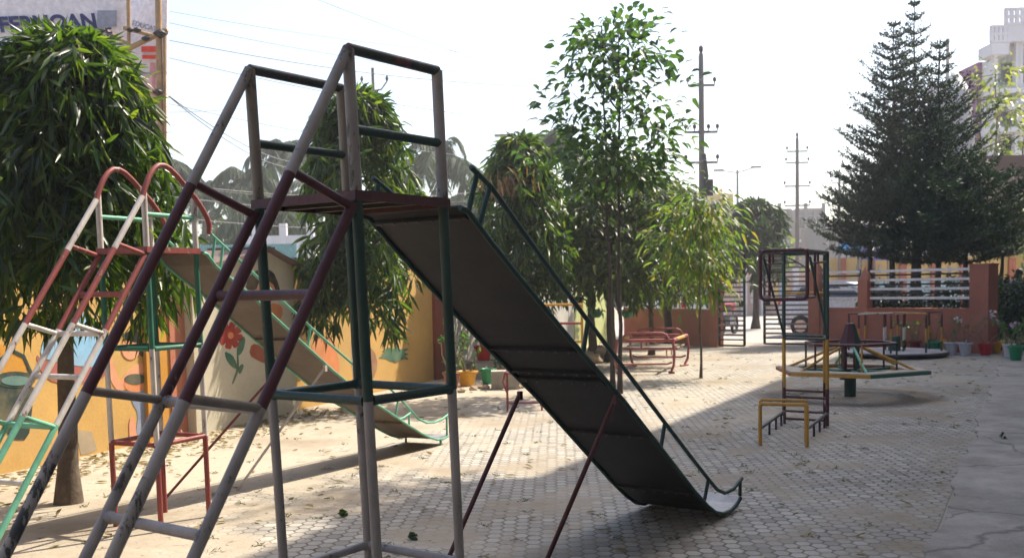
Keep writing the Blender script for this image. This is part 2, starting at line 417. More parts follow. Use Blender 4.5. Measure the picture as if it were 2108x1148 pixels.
# ------------------------------------------------------------------ the two slides
R1 = 0.0215
M_rivet = plain('rivet_steel', (0.12, 0.10, 0.09), 0.5, 0.3)
def rline(a, bb, n): return [a.lerp(bb, i / n) for i in range(n + 1)]
def slide(S):
    B, A, C, A2 = [Vector(S[k]) for k in ('B', 'A', 'C', 'A2')]
    lv = (C - B).normalized(); wv = (A - B).normalized(); Wd = (A - B).length; Ld = (C - B).length
    ln = Vector((S['la'], S['lb'], 0)); H = S['H']; r = S['r']
    def up(P, z): return P + Z * z + ln * z
    root = thing('playground_slide', S['label'], 'slide', (B + C) / 2)
    m = S['mats']
    # legs with colour bands; each is its own mesh
    for P, top, nm in ((A, S['pt'][0], 'A'), (B, S['pt'][1], 'B'), (C, S['pt'][2], 'C'), (A2, S['pt'][3], 'D')):
        g = MB(); g.tube([up(P, 0.0), up(P, S['hg'])], r * 0.95, 12, 1); g.tube([up(P, S['hg']), up(P, H)], r, 12, 0)
        if S['lowred']: 
            g = MB(); g.tube([up(P, 0), up(P, S['hb'])], r * .95, 12, 2); g.tube([up(P, S['hb']), up(P, S['hg'])], r * .96, 12, 1); g.tube([up(P, S['hg']), up(P, H)], r, 12, 0)
        g.build('leg', [m['leg_hi'], m['leg_lo'], m['leg_foot']], root)
        g = MB(); g.tube([up(P, H - .01), up(P, H + top)], r * S['postk'], 12, 0)
        g.build('guard_post', m['post_a'] if nm in 'AD' else m['post'], root)
    # ring braces
    for zz, mm in ((S['hg'], m['ring_hi']), (S['hb'], m['ring_lo'])):
        for P, Q in ((A, B), (B, C), (C, A2), (A2, A)):
            dx = (Q - P).normalized(); p0, p1 = up(P, zz), up(Q, zz); g = MB(); g.tube([p0 + dx * r * .7, p0 + dx * r * 1.15, p0 + dx * r * 1.7, p1 - dx * r * 1.7, p1 - dx * r * 1.15, p1 - dx * r * .7], [r * 1.15, r * 1.08, r * .88, r * .88, r * 1.08, r * 1.15], 10); g.build('brace', mm, root)
    # platform: plate with angle iron rim
    g = MB(); o = 0.02
    cs = [up(B, H) - lv * o - wv * o, up(C, H) + lv * o - wv * o, up(A2, H) + lv * o + wv * o, up(A, H) - lv * o + wv * o]
    g.slab([c - Z * 0.004 for c in cs], (0, 0, 0.006), 1)
    for i in range(4):
        p, q = cs[i], cs[(i + 1) % 4]; g.beam(p - Z * 0.018, q - Z * 0.018, 0.008, 0.036, None, 0)
    for k in (0.33, 0.66):
        p = cs[0].lerp(cs[1], k); q = cs[3].lerp(cs[2], k); g.beam(p - Z * 0.018, q - Z * 0.018, 0.03, 0.03, None, 1)
    g.build('platform', [m['rim'], m['sheet']], root)
    # mid rails
    for P, Q in ((A, A2), (B, C)):
        g = MB(); g.tube([up(P, H + S['hm']), up(Q, H + S['hm'])], r * 0.85, 10); g.build('guard_rail', m['mid'], root)
    # ladder
    for P in (A, B):
        top = up(P, H - .05) - lv * r; foot = P - lv * S['D1']
        def on(z): return top.lerp(foot, (top.z - z) / (top.z - foot.z))
        g = MB(); zs = [H - .05] + S['bands'] + [0.0]
        for i in range(len(zs) - 1): g.tube([on(zs[i]), on(zs[i + 1])], r * 0.97, 12, i)
        g.build('ladder_rail', S['bmats'], root)
        # handrail
        g = MB(); hp = S['hand'](P, up)
        for k, (pts, _) in enumerate(hp): g.tube(pts, r * 0.97, 12, k)
        g.build('handrail', [q for _, q in hp], root)
        for zt_, mm in S['struts']:
            a = S['handpt'](P, up, zt_[0]); g = MB(); g.tube([a, on(zt_[1])], r * 0.8, 10); g.build('handrail_strut', mm, root)
    for z_, mm in S['rungs']:
        tA = up(A, H - .05).lerp(A - lv * S['D1'], (H - .05 - z_) / (H - .05)); tB = up(B, H - .05).lerp(B - lv * S['D1'], (H - .05 - z_) / (H - .05))
        dx = (tB - tA).normalized(); g = MB(); g.tube([tA + dx * r * .7, tA + dx * r * 1.15, tA + dx * r * 1.7, tB - dx * r * 1.7, tB - dx * r * 1.15, tB - dx * r * .7], [r * 1.2, r * 1.12, r * .93, r * .93, r * 1.12, r * 1.2], 12); g.build('rung', mm, root)
    # chute
    prof = S['chute']; g = MB(); vs = []; n = len(prof)
    iw = 0.012
    p3 = [lv * a + Z * z for a, z in prof]
    nn = []
    for i in range(n):
        t = (p3[min(n - 1, i + 1)] - p3[max(0, i - 1)]).normalized(); nn.append(wv.cross(t) * (1 if wv.cross(t).z > 0 else -1))
    for i in range(n):
        a = C + p3[i] - wv * iw; c = A2 + p3[i] + wv * iw
        vs += [a, c, a - nn[i] * 0.008, c - nn[i] * 0.008]
    fs = []; top = []
    for i in range(n - 1):
        k = i * 4; top.append((k, k + 1, k + 5, k + 4)); fs += [(k + 2, k + 6, k + 7, k + 3), (k, k + 4, k + 6, k + 2), (k + 1, k + 3, k + 7, k + 5)]
    fs += [(0, 2, 3, 1), (4 * n - 4, 4 * n - 3, 4 * n - 1, 4 * n - 2)]
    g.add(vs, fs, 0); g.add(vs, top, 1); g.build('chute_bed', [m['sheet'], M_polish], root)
    for P, sg in ((C, -1), (A2, 1)):
        g = MB(); g.tube([P + p3[i] + wv * (sg * 0.018) - nn[i] * 0.012 for i in range(n)], S['er'], 8)
        g.build('chute_edge_rail', m['chute'], root)
    for a, th in S['seams']:
        j = max(i for i in range(n) if prof[i][0] <= a); f = (a - prof[j][0]) / (prof[j + 1][0] - prof[j][0])
        q = p3[j].lerp(p3[j + 1], f) - nn[j] * 0.018
        g = MB(); g.beam(C + q, A2 + q, th, 0.016, nn[j]); g.build('chute_cross_bar', m['sheet'] if th < .03 else m['chute_bar'], root)

    for a, th in S['seams']:
        j = max(i for i in range(n) if prof[i][0] <= a); f = (a - prof[j][0]) / (prof[j + 1][0] - prof[j][0]); q = p3[j].lerp(p3[j + 1], f)
        g = MB()
        for k in range(7): c0 = C.lerp(A2, .08 + .14 * k) + q - nn[j] * .026; g.tube([c0, c0 - nn[j] * .005], .006, 8)
        g.build('rivet_row', M_rivet, root)
    if S.get('lip_feet'):
        for P in (C, A2):
            a = P + lv * S['lip_feet']; g = MB(); g.tube([a + Z * 0.07, V(a.x, a.y, 0)], 0.012, 8); g.build('chute_foot', m['chute'], root)
    for P, sg in ((C, -1), (A2, 1)):
        off = wv * (sg * 0.018)
        g = MB()
        for pl in S['rails']: g.tube([P + lv * a + Z * z + off for a, z in pl], S['rr'], 10)
        g.build('chute_handrail', m['chute'], root)
        for (a0, z0), (a1, z1) in S['ups']:
            g = MB(); g.tube([P + lv * a0 + Z * z0 + off, P + lv * a1 + Z * z1 + off], S['rr'] * 0.95, 8); g.build('handrail_upright', m['chute'], root)
    for (P, a, z_, ft, mm) in S['props']:
        P = {'C': C, 'A2': A2}[P]; p = P + lv * a + Z * z_ + (wv * -0.02 if P is C else wv * 0.02)
        g = MB(); g.tube([p - Z * .02, Vector(ft)], S['pr'], 10, 0); g.box(p - Z * .03, (.03, .02, .05), (lv, wv, Z), 0); g.build('chute_prop', mm, root)
    return root

# --- near slide
def arcs(P, up, H, hr, D2, zc):
    pass
def hand1(P, up):
    H, hr = 1.9211, 0.5202; top = up(P, H + hr)
    lv = Vector((0.583, 0.812, 0)); 
    foot = P - lv * 1.642
    far = up(P + lv * 0.5115, H + hr)
    def on(z): return top.lerp(foot, (top.z - z) / top.z)
    return [([far, top + lv * 0.0], M_top), ([top, on(1.96)], M_white), ([on(1.96), on(1.205)], M_maroon), ([on(1.205), on(.98)], M_white), ([on(.98), foot], M_black if P.x < -.8 else M_streak)]
def hpt1(P, up, z):
    lv = Vector((0.583, 0.812, 0)); top = up(P, 2.4413); foot = P - lv * 1.642; return top.lerp(foot, (top.z - z) / top.z)
lv1 = V(0.583, 0.812, 0).normalized()
S1 = dict(label='large foreground playground slide with dark underside, green legs and maroon ladder, standing in shade',
    B=(-0.5359, 3.9385, 0), A=(-0.9835, 4.2600, 0), C=(-0.2374, 4.3539, 0), A2=(-0.6850, 4.6755, 0), la=-0.021, lb=-0.0654, H=1.9211, r=R1,
    pt=(.52, .52, .52, .52), hg=1.1203, hb=.3588, hm=.2281, D1=1.3295, lowred=False, postk=1.08,
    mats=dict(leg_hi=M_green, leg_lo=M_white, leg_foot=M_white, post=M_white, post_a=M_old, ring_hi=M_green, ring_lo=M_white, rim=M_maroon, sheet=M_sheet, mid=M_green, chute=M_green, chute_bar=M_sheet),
    bands=[1.205 - .055], bmats=[M_maroon, M_white], hand=hand1, handpt=hpt1,
    struts=[((1.97, 1.86), M_maroon), ((1.215, 1.15), M_old)], rungs=[(1.535, M_maroon), (1.145, M_white), (.755, M_white), (.36, M_white)],
    chute=[(.02, 1.905), (.07, 1.895), (.13, 1.85), (.25, 1.755), (.44, 1.615), (.9, 1.285), (1.43, .925), (1.9, .575), (2.3, .275), (2.5, .14), (2.62, .075), (2.74, .042), (2.86, .04), (2.95, .06), (3.02, .095)],
    seams=[(.10, .02), (.98, .014), (1.18, .014), (1.26, .05), (1.75, .012), (2.35, .02)], er=.013, rr=.0125,
    rails=[[(.10, 2.075), (.24, 2.0), (.75, 1.60), (1.05, 1.375), (1.913, .735), (2.30, .45), (2.51, .30), (2.64, .21), (2.76, .165), (2.90, .165), (3.05, .215)]],
    ups=[((.14, 2.05), (.075, 1.88)), ((.235, 2.0), (.15, 1.825)), ((1.06, 1.375), (1.01, 1.21)), ((1.913, .735), (1.861, .60)), ((2.51, .30), (2.45, .175)), ((3.02, .20), (3.015, .10))],
    props=[('C', 1.33, .96, (0.155, 5.50, 0), M_maroon), ('A2', 1.27, .96, (-.40, 5.50, 0), M_maroon)], pr=.0135)
slide(S1)

# --- further slide
lv2 = V(cos(1.135), sin(1.135), 0)
def arc2(P, up):
    H = 1.8486; hp = [(.08, 2.035 - H), (.105, 2.02 - H), (.085, 2.06 - H)]
    j = up(P, H + .39)
    pts = [(-.50, 2.165), (-.47, 2.235), (-.435, 2.30), (-.39, 2.35), (-.35, 2.375), (-.30, 2.378), (-.249, 2.361), (-.18, 2.315), (-.121, 2.265), (-.024, 2.187), (.04, 2.12), (.085, 2.06), (.105, 2.015), (.095, 1.95)]
    base = P + lv2 * 0.448
    return [base + lv2 * a + Z * z for a, z in pts]
def hand2(P, up):
    j = up(P, 1.8486 + .30); e = P + lv2 * -1.3382 + Z * .4283
    a = arc2(P, up); j = a[0]
    d = (e - (up(P, 1.8486 + .3895))); 
    def on(z):
        t = (j.z - z) / (j.z - e.z); return j.lerp(e, t)
    foot = on(0.03)
    return [(a, M_red2), ([j, on(1.83)], M_white2), ([on(1.83), on(1.38)], M_red2), ([on(1.38), on(.88)], M_white2), ([on(.88), on(.42)], M_lgreen), ([on(.42), foot], M_red2)]
def hpt2(P, up, z):
    a = arc2(P, up); j = a[0]; e = P + lv2 * -1.3382 + Z * .4283; return j.lerp(e, (j.z - z) / (j.z - e.z))
S2 = dict(label='smaller sunlit slide with curved handrails over its platform, near the painted boundary wall',
    B=(-2.3043, 6.4706, 0), A=(-2.6658, 6.6389, 0), C=(-2.1152, 6.8767, 0), A2=(-2.4767, 7.0451, 0), la=-0.0148, lb=.0036, H=1.8486, r=.0185,
    pt=(.375, .375, .34, .34), hg=1.1927, hb=.5667, hm=.2086, D1=1.3713, lowred=True, postk=1.05,
    mats=dict(leg_hi=M_green2, leg_lo=M_white2, leg_foot=M_red2, post=M_white2, post_a=M_white2, ring_hi=M_green2, ring_lo=M_red2, rim=M_red2, sheet=M_sheet2, mid=M_lgreen, chute=M_lgreen, chute_bar=M_sheet2),
    bands=[1.33, .80], bmats=[M_red2, M_white2, M_lgreen], hand=hand2, handpt=hpt2,
    struts=[((1.86, 1.80), M_red2), ((1.38, 1.31), M_white2), ((.88, .79), M_lgreen)], rungs=[(1.55, M_red2), (1.31, M_white2), (1.06, M_white2), (.79, M_lgreen), (.50, M_white2), (.24, M_white2)],
    chute=[(.02, 1.83), (.06, 1.82), (.134, 1.745), (.271, 1.665), (.494, 1.54), (.92, 1.265), (1.49, .905), (2.0, .61), (2.25, .50), (2.68, .29), (2.9, .19), (3.05, .13), (3.2, .085), (3.32, .075), (3.42, .09)],
    seams=[(1.05, .014), (1.95, .03), (2.6, .012)], er=.011, rr=.011,
    rails=[[(.095, 1.95), (.216, 1.875), (.48, 1.715), (.878, 1.46), (1.312, 1.195), (1.74, .945), (2.2, .69), (2.35, .66), (2.45, .60), (2.65, .46), (2.85, .32), (3.0, .265), (3.15, .25), (3.3, .26), (3.47, .30)]],
    ups=[((.14, 1.93), (.10, 1.77)), ((.216, 1.875), (.18, 1.72)), ((1.20, 1.265), (1.16, 1.115)), ((1.95, .83), (1.93, .66)), ((2.5, .57), (2.44, .40)), ((3.40, .28), (3.40, .09))],
    props=[('C', 1.378, .95, (-2.17, 7.78, 0), M_white2), ('A2', 1.38, .95, (-2.60, 7.25, 0), M_red2)], pr=.0105, lip_feet=3.30)
slide(S2)
# ------------------------------------------------------------------ boundary wall on the left, painted
M_wy = rough_mat('wall_yellow', (0.50, 0.31, 0.10), var=0.12, scale=1.5, dirt=(0.35, 0.25, 0.15), dirt_amt=0.35, bump=0.15)
M_wo = rough_mat('wall_orange', (0.50, 0.24, 0.035), var=0.12, scale=1.5, dirt=(0.3, 0.2, 0.12), dirt_amt=0.3, bump=0.15)
M_wt = rough_mat('wall_terracotta', (0.42, 0.16, 0.10), var=0.12, scale=1.5, dirt=(0.3, 0.14, 0.1), dirt_amt=0.4, bump=0.15)
M_wc = rough_mat('wall_cream', (0.50, 0.46, 0.36), var=0.1, scale=1.2, dirt=(0.30, 0.27, 0.17), dirt_amt=0.5, bump=0.15)
M_wp = rough_mat('wall_pale', (0.55, 0.54, 0.50), var=0.1, scale=1.2, dirt=(0.34, 0.31, 0.27), dirt_amt=0.5, bump=0.15)
M_wg = rough_mat('wall_lime', (0.50, 0.55, 0.25), var=0.1, scale=1.2, bump=0.1)
M_wr = rough_mat('wall_red_brown', (0.25, 0.075, 0.05), var=0.15, scale=1.5, dirt=(0.15, 0.06, 0.05), dirt_amt=0.5, bump=0.15)
M_cope = rough_mat('cement_coping', (0.34, 0.32, 0.29), var=0.2, scale=3, dirt=(0.15, 0.14, 0.12), dirt_amt=0.6)
def paintmat(n, c): return rough_mat(n, c, var=0.14, scale=5, rough=0.8, bump=0.05, bscale=60, dirt=(0.46, 0.34, 0.18), dirt_amt=0.25)
P_blue = paintmat('mural_blue', (0.22, 0.42, 0.62)); P_denim = paintmat('mural_denim', (0.21, 0.26, 0.38)); P_maroon = paintmat('mural_maroon', (0.33, 0.10, 0.09))
P_skin = paintmat('mural_skin', (0.60, 0.27, 0.16)); P_dark = paintmat('mural_dark_green', (0.025, 0.045, 0.04)); P_teal = paintmat('mural_teal', (0.10, 0.20, 0.19))
P_leaf = paintmat('mural_leaf', (0.03, 0.13, 0.09)); P_red = paintmat('mural_red', (0.30, 0.035, 0.025)); P_petal = paintmat('mural_orange', (0.55, 0.20, 0.08)); P_hair = paintmat('mural_black', (0.010, 0.010, 0.012))
P_grey = paintmat('mural_grey', (0.40, 0.38, 0.40)); P_brown = paintmat('mural_brown', (0.25, 0.13, 0.08)); P_bare = paintmat('bare_plaster', (0.33, 0.27, 0.19))

wd_ = V(0.378, 1, 0).normalized(); wn_ = V(wd_.y, -wd_.x, 0)      # along / towards the playground
W0 = V(-3.57, 11.1, 0)
def wy_at(u, v=800): return hit(u, v, W0, wn_).y
def wpt(y, z, off=0.0): return W0 + wd_ * ((y - 11.1) / wd_.y) + wn_ * off + Z * z
wall = thing('boundary_wall', 'long compound wall painted in yellow, terracotta and cream panels with murals, along the left', 'wall', wpt(11, 0))
def panel(y0, y1, h, th, mat, nm='wall_panel', off=0.0):
    g = MB(); a = wpt(y0, 0, off); b_ = wpt(y1, 0, off)
    g.slab([a, b_, b_ + Z * h, a + Z * h], wn_ * -th)
    return g.build(nm, mat, wall)
yA, yB, yC, yD, yE, yF = wy_at(300, 900), wy_at(346, 890), wy_at(404, 870), wy_at(612, 850), wy_at(893, 775), wy_at(915, 775)
panel(-6, yA, 1.85, .2, M_wy); panel(yA, yB, 1.9, .3, M_wo, 'pilaster', .05); panel(yB, yC, 1.9, .3, M_wt, 'pilaster', .07)
panel(yC, yD, 1.5, .2, M_wp, off=-.25); panel(yD, yE, 1.9, .2, M_wy); panel(yE, yF, 1.95, .32, M_wr, 'pilaster', .06)
panel(yF, 24.6, 1.8, .2, M_wp); panel(24.6, 27.4, 1.8, .22, M_wg, off=.01); panel(27.4, 27.8, 2.05, .45, M_wr, 'pilaster', .05)
for y0, y1, h in ((-6, yA, 1.85), (yD, yE, 1.9), (yF, 27.4, 1.8)):
    g = MB(); a = wpt(y0, h + .03, .03); b_ = wpt(y1 - .01, h + .03, .03); g.slab([a, b_, b_ + Z * .05, a + Z * .05], wn_ * -.27)
    g.build('coping', M_cope, wall)
# cream gabled hut front standing just proud of the wall line
HW0 = W0 + wn_ * 0.18
hut = thing('painted_hut', 'small cream hut front with a pitched top and painted red flowers beside the terracotta pilaster', 'hut', HW0 + wd_ * 0.5)
def hp(u, v): return hit(u, v, HW0, wn_)
L0 = hp(405, 880); R0 = hp(612, 845); pk = hp(546, 516)
def gz(p, z): return V(p.x, p.y, z)
zl = hp(455, 536).z; zr = hp(606, 548).z
g = MB(); g.slab([gz(L0, 0), gz(R0, 0), gz(R0, zr), pk, gz(L0, zl - .12)], wn_ * -.16); g.build('wall', M_wc, hut)
M_thatch = rough_mat('hut_roof_sheet', (0.16, 0.11, 0.09), var=0.2, scale=4)
for a, b2 in ((gz(L0, zl - .12), pk), (pk, gz(R0, zr))):
    d = (b2 - a).normalized(); g = MB(); a2 = a - d * .06 + wn_ * .10; b3 = b2 + d * .06 + wn_ * .10
    g.slab([a2 + Z * .012, b3 + Z * .012, b3 + Z * .035, a2 + Z * .035], wn_ * -.9); g.build('roof', M_thatch, hut)
g = MB(); g.slab([gz(L0, 0) - wn_ * .161, gz(R0, 0) - wn_ * .161, gz(R0, zr - .02) - wn_ * .161, gz(L0, zl - .16) - wn_ * .161], wn_ * -.06); g.build('wall', M_wp, hut)

def mural(px, mat, parent=wall, P0=W0, off=0.004, name='mural_paint', smooth=1):
    pts = [Vector((u, v, 0)) for u, v in px]
    for _ in range(smooth):
        q = []
        for i, p in enumerate(pts):
            n_ = pts[(i + 1) % len(pts)]; q += [p.lerp(n_, .22), p.lerp(n_, .78)]
        pts = q
    P = [hit(p.x, p.y, P0, wn_) for p in pts]
    P = [V(p.x, p.y, max(0.02, p.z)) for p in P]
    g = MB(); g.slab([p + wn_ * off for p in P], wn_ * -(off - .001)); return g.build(name, mat, parent)
def ell(cx, cy, rx, ry, n=20, a0=0, a1=2 * pi): return [(cx + rx * cos(a0 + (a1 - a0) * i / n), cy + ry * sin(a0 + (a1 - a0) * i / n)) for i in range(n)]
# bucket
mural([(-30, 790), (70, 785), (66, 840), (58, 905), (22, 905), (-8, 850)], P_dark, smooth=1, name='painted_bucket')
mural(ell(30, 781, 42, 17), P_dark, off=.007, smooth=0, name='painted_bucket'); mural(ell(32, 783, 31, 10), P_teal, off=.010, smooth=0, name='painted_bucket')
mural([(-20, 790), (0, 735), (25, 718), (50, 730), (68, 770), (62, 772), (46, 737), (25, 726), (5, 741), (-12, 792)], P_dark, off=.007, smooth=0, name='painted_bucket')
mural([(-60, 700), (20, 712), (54, 742), (52, 768), (10, 772), (-60, 780)], M_wo, off=.003)
# seated figure in blue and maroon
mural([(80, 735), (92, 690), (112, 655), (150, 640), (190, 648), (212, 690), (222, 735), (205, 756), (150, 752), (112, 742)], P_blue, off=.006, name='painted_figure')
mural([(72, 728), (90, 742), (130, 750), (180, 757), (212, 750), (224, 764), (204, 782), (160, 790), (110, 788), (84, 768)], P_maroon, off=.005, name='painted_figure')
# standing woman with a pot
mural([(206, 700), (222, 706), (236, 760), (246, 788), (262, 762), (290, 745), (300, 760), (276, 780), (252, 806), (236, 800), (220, 765)], P_skin, off=.005, name='painted_woman')
mural([(262, 800), (290, 790), (312, 768), (318, 738), (334, 734), (347, 760), (340, 800), (312, 842), (306, 892), (278, 898), (284, 850), (272, 830)], P_denim, off=.005, name='painted_woman')
mural([(264, 862), (276, 858), (280, 898), (300, 905), (290, 915), (266, 912)], P_skin, off=.008, name='painted_woman')
mural(ell(277, 790, 23, 17), P_petal, off=.008, smooth=0, name='painted_pot'); mural(ell(277, 780, 22, 11), P_dark, off=.011, smooth=0, name='painted_pot')
mural(ell(268, 716, 19, 24), P_skin, off=.008, smooth=0, name='painted_woman'); mural([(250, 700), (262, 680), (284, 680), (292, 700), (296, 735), (286, 730), (284, 706), (262, 700)], P_hair, off=.011, name='painted_woman')
mural([(156, 884), (188, 888), (200, 925), (186, 944), (166, 940)], P_bare, off=.003, smooth=0, name='bare_plaster_patch')
# right-hand yellow panel
for k in range(11):
    a = radians(200 + 14 * k + rnd.uniform(-5, 5)); ln = rnd.uniform(30, 44); cx, cy = 810, 742
    tx, ty = cx + cos(a) * ln * 1.1, cy + sin(a) * ln; nx, ny = -sin(a) * 4.5, cos(a) * 4.5; mx, my = (cx * .45 + tx * .55), (cy * .45 + ty * .55) - 4
    mural([(cx - nx, cy - ny), (mx - nx, my - ny), (tx, ty + 6), (mx + nx, my + ny), (cx + nx, cy + ny)], P_leaf, off=.004 + .0006 * k, name='painted_agave', smooth=1)
mural([(725, 655), (748, 648), (760, 690), (752, 735), (745, 790), (728, 792), (722, 730)], P_grey, off=.005, name='painted_figure')
mural([(738, 700), (770, 720), (778, 752), (764, 790), (740, 780)], P_brown, off=.007, name='painted_figure'); mural(ell(741, 640, 15, 18), P_skin, off=.007, smooth=0, name='painted_figure')
mural([(640, 700), (668, 688), (690, 705), (700, 760), (690, 812), (655, 815), (640, 770)], P_petal, off=.005, name='painted_figure')
# hut flowers
def hm(px, mat, off=.004, name='painted_flower', smooth=1): return mural(px, mat, hut, HW0, off, name, smooth)
for k in range(8):
    a = radians(45 * k + 12); c, s = cos(a), sin(a); cx, cy = 474, 690
    def q(r, w_): return (cx + c * r - s * w_, cy + (s * r + c * w_) * 1.12)
    hm([q(5, 2), q(14, 6), q(25, 7), q(25, -7), q(14, -6), q(5, -2)], P_red, name='painted_flower')
hm(ell(474, 690, 6, 7), P_petal, off=.008, smooth=0)
hm([(489, 720), (492, 700), (502, 690), (505, 702), (500, 722), (491, 733)], P_leaf); hm([(462, 722), (478, 730), (486, 745), (488, 760), (474, 752), (465, 738)], P_leaf); hm([(487, 715), (490, 715), (492, 760), (480, 790), (477, 789), (488, 758)], P_leaf, off=.003)
hm([(488, 758), (498, 748), (502, 752), (494, 772)], P_leaf, off=.005)
hm([(518, 706), (540, 712), (566, 728), (570, 742), (556, 750), (534, 744), (512, 730)], P_red); hm([(545, 748), (553, 750), (560, 790), (566, 830), (558, 832), (550, 790)], P_petal, off=.003); hm([(540, 800), (552, 796), (556, 830), (544, 842)], P_leaf, off=.005)
hm([(505, 596), (510, 572), (524, 558), (546, 552), (562, 560), (571, 580), (576, 600), (568, 600), (562, 585), (552, 578), (532, 580), (526, 598)], P_hair, off=.008, smooth=1, name='painted_face'); hm(ell(546, 600, 21, 26), P_skin, off=.005, smooth=0, name='painted_face')
hm([(556, 622), (580, 628), (582, 650), (566, 668), (555, 650)], P_petal, off=.005, name='painted_face')

# ------------------------------------------------------------------ low red-brown wall, piers, fence rails and gate at the far side
M_rl = rough_mat('low_wall_red', (0.36, 0.135, 0.09), var=0.12, scale=1.6, dirt=(0.20, 0.09, 0.065), dirt_amt=0.5, bump=0.2)
M_railw = plain('rail_white', (0.74, 0.70, 0.70), 0.55); M_raild = plain('rail_dark', (0.02, 0.02, 0.024), 0.5)
Wc = V(9.74, 20.75, 0); Gr = V(7.28, 23.95, 0); Gl = V(4.98, 24.35, 0); Lc = V(3.2, 27.9, 0)
fd = (Wc - Gr).normalized(); fn = V(fd.y, -fd.x, 0)
if fn.y > 0: fn = -fn
def lowwall(a, b_, label, h=.9):
    r = thing('low_wall', label, 'wall', (a + b_) / 2); d = (b_ - a).normalized(); n_ = V(d.y, -d.x, 0)
    g = MB(); g.slab([a - n_ * .1, b_ - n_ * .1, b_ - n_ * .1 + Z * h, a - n_ * .1 + Z * h], n_ * .2); g.build('wall_body', M_rl, r)
    g = MB(); g.slab([a - n_ * .12 + Z * h, b_ - n_ * .12 + Z * h, b_ - n_ * .12 + Z * (h + .03), a - n_ * .12 + Z * (h + .03)], n_ * .24); g.build('coping', M_cope if a.x < 5 else M_rl, r)
    return r
lowwall(Gr + fd * .15, Wc - fd * .20, 'low red brown compound wall right of the gate, under the slatted fence')
lowwall(Lc, Gl, 'low red brown compound wall left of the gate, behind the trees')
def pier(p, w_, h, label, pointed=False, d=fd):
    n_ = V(d.y, -d.x, 0); g = MB(); g.box(p + Z * h / 2, (w_, w_, h), (d, n_, Z))
    if pointed:
        b_ = [p + d * i * w_ / 2 + n_ * j * w_ / 2 + Z * h for i, j in ((-1, -1), (1, -1), (1, 1), (-1, 1))]
        g.add(b_ + [p + Z * (h + .32)], [(0, 1, 4), (1, 2, 4), (2, 3, 4), (3, 0, 4)])
    else: g.box(p + Z * (h + .015), (w_ + .03, w_ + .03, .03), (d, n_, Z))
    o = g.build('brick_pier', M_rl, None, p); return tag(o, label, 'pier')
pier(Wc, .40, 1.82, 'wide flat topped red brown pier at the right end of the low wall')
P1 = Gr.lerp(Wc, .32)
pier(P1, .24, 1.55, 'slim pointed red brown pier between the two fence panels', True)
pier(Gr, .30, 1.72, 'red brown gate pier with a pointed cap right of the gate', True)
pier(Gl - V(.02, 0, 0), .24, 1.85, 'red brown gate pier left of the gate')
def fence(a, b_, label, zs=(1.02, 1.22, 1.42, 1.62), dark=(1.12, 1.32, 1.53)):
    r = thing('slatted_fence', label, 'fence', (a + b_) / 2)
    d = (b_ - a).normalized(); n_ = V(d.y, -d.x, 0); n_ = n_ if n_.y < 0 else -n_
    for z in zs:
        g = MB(); g.beam(a + n_ * .02 + Z * (z + .13), b_ + n_ * .02 + Z * (z + .13), .03, .055); g.build('rail', M_railw, r)
    for z in dark:
        g = MB(); g.beam(a - n_ * .03 + Z * (z + .13), b_ - n_ * .03 + Z * (z + .13), .03, .038); g.build('rail', M_raild, r)
    for t in (0.02, 0.98):
        p = a.lerp(b_, t); g = MB(); g.beam(p - n_ * .03 + Z * .93, p - n_ * .03 + Z * 1.80, .03, .03); g.build('post', M_raild, r)
    return r
fence(P1 + fd * .14, Wc - fd * .20, 'longer fence panel of pale slats between the slim pointed pier and the wide pier')
fence(Gr + fd * .17, P1 - fd * .14, 'shorter fence panel of pale slats just right of the gate pier')
fence(Lc + (Gl - Lc).normalized() * .1, Gl + (Lc - Gl).normalized() * .15, 'fence panel of pale slats left of the gate, half hidden by leaves')
# gate leaves
def gate(hinge, free, hh, hf, label):
    r = thing('gate_leaf', label, 'gate', hinge); d = (free - hinge); w_ = d.length; d.normalize(); n_ = V(d.y, -d.x, 0); n_ = n_ if n_.y < 0 else -n_
    def top(t): return hh + (hf - hh) * sin(t * pi / 2)
    g = MB(); z0 = .06
    g.beam(hinge + Z * z0, hinge + Z * hh, .05, .05); g.beam(free + Z * z0, free + Z * hf, .055, .05)
    tp = [hinge + d * (w_ * i / 12) + Z * top(i / 12) for i in range(13)]; g.tube(tp, .02, 8)
    g.beam(hinge + Z * z0, free + Z * z0, .045, .045); g.build('frame', M_raild, r)
    z = .2; k = 0
    while z < hf - .06:
        t0 = 0.0
        if z > hh:
            t0 = math.asin(min(1, (z - hh) / (hf - hh))) * 2 / pi
        g = MB(); dk = k % 2 == 0
        g.beam(hinge + d * w_ * t0 + n_ * (0 if dk else .022) + Z * z, free + n_ * (0 if dk else .022) + Z * z, .02, .036 if dk else .046)
        g.build('gate_bar', M_raild if dk else M_gbar, r); z += .113; k += 1
    g = MB(); g.box(hinge.lerp(free, .93) + Z * 1.05 + n_ * .03, (.14, .05, .12), (d, n_, Z)); g.build('latch', M_raild, r)
    return r
M_gbar = plain('gate_bar_paint', (0.20, 0.17, 0.155), 0.6)
gate(V(4.98, 24.1, 0), V(5.50, 23.75, 0), 1.80, 2.22, 'left gate leaf of dark horizontal bars with an arched top, swung half open')
gate(V(7.12, 24.0, 0), V(6.15, 24.45, 0), 1.82, 2.28, 'right gate leaf of dark horizontal bars, seen through the tall play frame')

